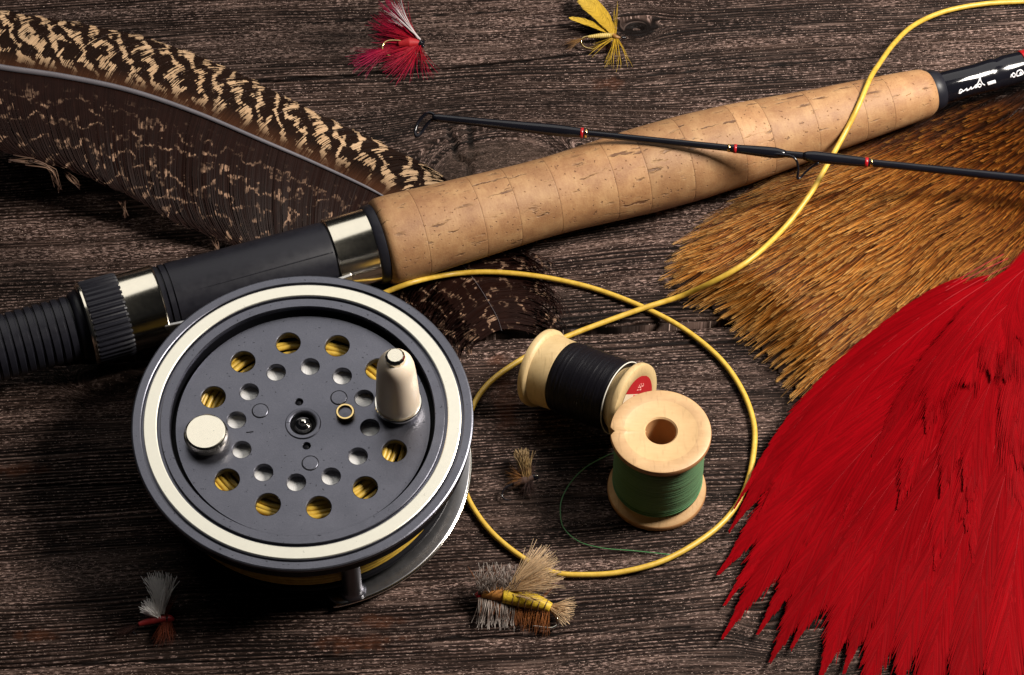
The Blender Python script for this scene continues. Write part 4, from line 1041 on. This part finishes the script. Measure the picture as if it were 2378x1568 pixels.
# red fly
fy = thing('fishing_fly', P(935, 105), 'red hackled fishing fly with a white streak in its wing', 'fishing fly', FG)
mr = hm('fly_red', (.30, .004, .012), (.40, .006, .025), (.38, .008, .05)); mm_ = hm('fly_magenta', (.30, .005, .02), (.36, .008, .05), (.34, .010, .07))
hook(fy, [(978, 100, 3), (950, 98, 3), (920, 95, 3), (900, 96, 3), (889, 105, 2.6), (889, 118, 2), (898, 128, 1.5), (915, 131, 1.2)], .32, GOLD)
blob('head', [(985, 97, 3), (978, 100, 3), (970, 101, 3)], [.4, 1.0, .9], BLACKGLOSS, fy); blob('head_knot', [(984, 110, 2), (978, 104, 2.4)], [.5, .9], BLACKGLOSS, fy)
blob('body', [(976, 100, 3), (950, 100, 3), (925, 103, 2.8)], [.9, 1.6, .8], simple('red_floss', (.34, .005, .01), .6, vary=.3, scale=2500), fy)
hairs('hackle', np.vstack([fan((972, 100, 3), 230, 105, 215, 60, 115, -1.2, .8, .15, ow=2.5), fan((972, 96, 3.2), 130, 195, 238, 70, 130, .6, 1.0, .05, ow=2.5)]), .12, mr, fy)
hairs('throat', fan((972, 105, 2.5), 26, 62, 110, 55, 85, -2, .5, -.1, ow=2), .11, mr, fy)
hairs('tail', fan((905, 112, 2.5), 70, 138, 172, 50, 100, -1.5, .6, 0, ow=4), .13, mm_, fy)
hairs('wing', np.vstack([fan((970, 92, 3.5), 26, 214, 234, 80, 130, 1.2, .8, .02, ow=2)]), .13, mm_, fy)
hairs('white_wing', np.vstack([fan((974, 92, 4.2), 20, 226.5, 230.5, 92, 108, 1.5, .3, .02, ow=1.6), fan((935, 62, 4.5), 10, 205, 225, 20, 38, .2, .2, 0, ow=1.5)]), .16, hm('fly_white', (.55, .48, .48), (.62, .56, .57), (.55, .45, .48), dark=.15), fy)
# yellow fly
fy = thing('fishing_fly', P(1395, 95), 'yellow winged fishing fly beside the small dark knot', 'fishing fly', FG)
my = hm('fly_yellow', (.42, .25, .02), (.50, .31, .025), (.55, .36, .05), dark=.3)
hook(fy, [(1424, 82, 2.8), (1400, 83, 2.8), (1370, 85, 2.8), (1355, 88, 2.6), (1349, 97, 2), (1354, 108, 1.4), (1366, 113, 1.2), (1380, 113, 1.3)], .30, GOLD)
blob('body', [(1424, 82, 2.8), (1400, 83, 2.8), (1365, 86, 2.7)], [.7, .75, .4], simple('yellow_floss', (.50, .36, .10), .5, vary=.3, scale=2500), fy, wrap=.12)
blob('head', [(1440, 88, 2.6), (1430, 86, 2.8), (1424, 83, 2.8)], [.25, .6, .8], simple('brown_silk', (.22, .10, .02), .5), fy); blob('eye', [(1452, 88, 2.4), (1444, 88, 2.5)], [.35, .45], BLACKGLOSS, fy)
def wing_px(base, tip_, w, z0, z1, n, mat, parent, curve=8):
    b, t = np.array(base, float), np.array(tip_, float); d = t - b; pr = np.array([-d[1], d[0]]) / np.linalg.norm(d)
    m_ = (b + t) / 2 + pr * curve; q = np.linspace(0, 1, 16)
    bz = ((1 - q) ** 2)[:, None] * b + (2 * q * (1 - q))[:, None] * m_ + (q ** 2)[:, None] * t
    r = np.array([P(x, y, z0 + (z1 - z0) * i / 15) for i, (x, y) in enumerate(bz)])
    wf = lambda s: w * float(np.interp(s, [0, .2, .55, .85, 1], [.3, .8, 1, .6, .1]))
    v, f, uv, rn_ = feather(r, wf, wf, n, 1.9, 4, cov=1.6, droopl=-.05, droopr=-.05, jit=.05, ragged=.05, twist=.1)
    return mesh('wing', v, f, mat, parent, uv=uv, attrs={'rnd': rn_, 'tt': np.clip(uv[:, 0] / max(uv[:, 0].max(), 1e-6), 0, 1)})
wing_px((1426, 80), (1345, -12), 2.5, 3.0, 5.0, 90, my, fy, 16); wing_px((1424, 82), (1345, -2), 2.0, 3.4, 6.0, 80, my, fy, 14)
wing_px((1420, 80), (1322, 42), 1.1, 3.0, 4.0, 60, my, fy, 10)
hairs('hackle', np.vstack([fan((1428, 84, 2.6), 16, 92, 112, 55, 82, -1.8, .4, 0, ow=1.5), fan((1428, 84, 2.6), 14, 48, 85, 40, 85, -1.5, .5, .1, ow=1.5), fan((1426, 86, 2.6), 14, 140, 165, 40, 80, -1.5, .5, 0, ow=2), fan((1430, 78, 3), 6, 262, 275, 50, 80, .5, .4, 0, ow=1)]), .12, my, fy)
hairs('tail', fan((1352, 90, 2.5), 40, 140, 170, 20, 50, -1.2, .4, .1, ow=2.5), .09, hm('fly_tail_brown', (.20, .10, .03), (.30, .16, .06), (.2, .1, .05)), fy)
# large tan-winged fly
fy = thing('fishing_fly', P(1200, 1400), 'bushy tan winged fishing fly with segmented yellow body', 'fishing fly', FG)
mt = hm('fly_tan', (.42, .25, .12), (.70, .47, .26), (.80, .58, .36), dark=.35); mg_ = hm('fly_grizzly', (.30, .20, .14), (.55, .47, .42), (.10, .06, .045), (.62, .54, .49), dark=.6); mo = hm('fly_orange', (.20, .06, .012), (.30, .10, .025), (.16, .05, .015), dark=.5)
blob('body', [(1168, 1383, 4.2), (1210, 1389, 4.0), (1250, 1400, 3.6), (1278, 1412, 3.2)], [1.9, 2.3, 2.0, 1.3], simple('yellow_dubbing', (.60, .40, .02), .6, vary=.25, scale=1800, bump=.6), fy)
for i, x in enumerate(np.linspace(1180, 1268, 7)):
    y = np.interp(x, [1168, 1278], [1381, 1412]); c = P(x, y, 4.1 - .008 * (x - 1168)); r_ = np.interp(x, [1168, 1210, 1278], [1.95, 2.32, 1.5]); v, f = torus(c, P(x + 20, y + 2, 4) - P(x - 20, y - 10, 4), r_, .13, 20, 6); mesh('rib', v, f, simple('brown_rib', (.10, .045, .02), .6), fy)
blob('thorax', [(1118, 1380, 3.8), (1145, 1378, 4.2), (1170, 1380, 4.2)], [1.0, 1.7, 1.8], simple('orange_dubbing', (.42, .17, .03), .7, vary=.35, scale=1800, bump=.6), fy)
blob('head', [(1104, 1381, 3.4), (1110, 1381, 3.6), (1117, 1380, 3.8)], [.35, 1.0, .8], simple('red_lacquer', (.45, .008, .015), .25), fy)
v, f = torus(P(1099, 1381, 3.4), (0, 1, .4), .45, .16, 16, 6); mesh('hook_eye', v, f, CHROME, fy)
hook(fy, [(1262, 1408, 3), (1280, 1420, 2.8), (1293, 1436, 2.2), (1294, 1450, 1.6), (1282, 1458, 1.3), (1262, 1457, 1.2), (1236, 1453, 1.2)], .34, CHROME)
hairs('wing', np.vstack([fan((1166, 1376, 5), 190, 310, 352, 95, 148, 4.0, 1.6, 0, ow=2), fan((1166, 1374, 5.5), 90, 316, 336, 110, 155, 5, 1.5, 0, ow=2), fan((1168, 1378, 5), 26, 350, 372, 60, 130, 2, 1, 0, ow=2)]), .11, mt, fy, .5)
hairs('tail', fan((1272, 1408, 3.2), 90, -16, 52, 40, 66, .5, 1.0, 0, ow=2.5), .11, mt, fy, .5)
pal = []
for x in np.linspace(1112, 1192, 16):
    y = 1380
    pal.append(fan((x, y, 4), 9, 82, 100, 35, 85, -2.6, .5, 0, ow=1.5)); pal.append(fan((x, y, 4.5), 7, 258, 282, 30, 76, 3.5, 1.2, 0, ow=1.5)); pal.append(fan((x, y, 4.5), 3, 230, 310, 30, 60, 5, 1.5, 0, ow=1.5))
hairs('grizzly_hackle', np.vstack(pal), .12, mg_, fy, .5)
pal = []
for x in np.linspace(1185, 1275, 16):
    y = np.interp(x, [1168, 1278], [1381, 1412]); pal.append(fan((x, y, 3.6), 9, 82, 108, 40, 72, -2.6, .5, 0, ow=1.5))
for x in np.linspace(1115, 1160, 8): pal.append(fan((x, 1380, 4), 8, 70, 110, 20, 55, -2, .5, 0, ow=2)); pal.append(fan((x, 1380, 4), 5, 250, 290, 20, 80, 2, .8, 0, ow=2))
hairs('orange_hackle', np.vstack(pal + [fan((1252, 1396, 4), 3, 300, 318, 55, 80, 2, .3, 0)]), .09, mo, fy, .5)
# small brown fly
fy = thing('fishing_fly', P(1215, 1115), 'small drab brown fishing fly with mottled upright wing', 'fishing fly', FG)
mb = hm('fly_mottled', (.12, .055, .015), (.34, .21, .08), (.10, .05, .02), (.36, .24, .10), (.14, .08, .03), (.38, .26, .13), dark=.5); mk = hm('fly_dark', (.02, .009, .007), (.045, .02, .016), (.03, .015, .012))
hook(fy, [(1238, 1108, 2.8), (1215, 1116, 2.6), (1190, 1124, 2.3), (1170, 1136, 1.8), (1165, 1150, 1.2), (1172, 1160, .8), (1188, 1162, .8)], .24, BLACKGLOSS)
blob('body', [(1238, 1108, 2.8), (1218, 1115, 2.6), (1192, 1124, 2.3)], [.7, 1.2, .5], simple('brown_dubbing', (.05, .022, .014), .8, vary=.4, scale=1800, bump=.6), fy)
blob('head', [(1250, 1110, 2.6), (1242, 1108, 2.8), (1236, 1108, 2.8)], [.4, .8, .7], BLACKGLOSS, fy); v, f = torus(P(1246, 1105, 3.3), (0, 1, .5), .4, .14, 14, 6); mesh('hook_eye', v, f, CHROME, fy)
hairs('wing', fan((1222, 1108, 3.4), 150, 250, 272, 45, 68, 2.0, .8, 0, ow=4.5), .12, mb, fy, .6)
hairs('rusty_hackle', fan((1222, 1110, 3), 70, 150, 255, 22, 52, .2, .8, 0, ow=3), .09, hm('fly_rust', (.16, .06, .012), (.22, .09, .02), (.14, .06, .02)), fy)
hairs('dark_hackle', np.vstack([fan((1228, 1110, 3), 60, 65, 120, 25, 55, -1.6, .5, 0, ow=3), fan((1232, 1106, 3.2), 30, 225, 290, 20, 60, .6, .6, 0, ow=3)]), .09, mk, fy)
# white winged fly
fy = thing('fishing_fly', P(370, 1440), 'fishing fly with two tufted white wings and red-brown hackle', 'fishing fly', FG)
mw = hm('fly_white_tuft', (.75, .68, .62), (.93, .89, .86), (.95, .92, .90), dark=.12); mbr = hm('fly_redbrown', (.14, .02, .008), (.18, .035, .012), (.08, .022, .012), dark=.45)
hook(fy, [(392, 1436, 2.8), (360, 1440, 2.6), (330, 1448, 2.3), (312, 1458, 1.6), (309, 1468, 1.0), (318, 1474, .8)], .24, BLACKGLOSS)
blob('body', [(385, 1437, 2.8), (355, 1441, 2.6), (322, 1450, 2.2)], [.8, 1.0, .6], simple('red_floss_body', (.22, .012, .012), .5, vary=.3, scale=2200), fy)
blob('head', [(405, 1439, 2.6), (398, 1437, 2.8), (390, 1436, 2.9)], [.3, .8, 1.0], simple('dark_red_lacquer', (.20, .006, .008), .3), fy)
hairs('tail', fan((325, 1450, 2.2), 46, 150, 166, 45, 78, -1.2, .3, 0, ow=2.5), .10, mk, fy)
hairs('white_wing', fan((371, 1424, 3.5), 170, 260, 296, 55, 98, 3.5, 1.0, -.12, ow=4), .17, mw, fy, .5)
hairs('white_wing', fan((366, 1434, 3.2), 110, 202, 240, 26, 52, 2.0, .8, .1, ow=3.5), .17, mw, fy, .5)
hairs('hackle', np.vstack([fan((385, 1438, 2.8), 95, 72, 125, 40, 68, -1.8, .4, 0, ow=5), fan((383, 1432, 3), 50, 238, 298, 25, 70, 1.2, .8, 0, ow=4)]), .10, mbr, fy)
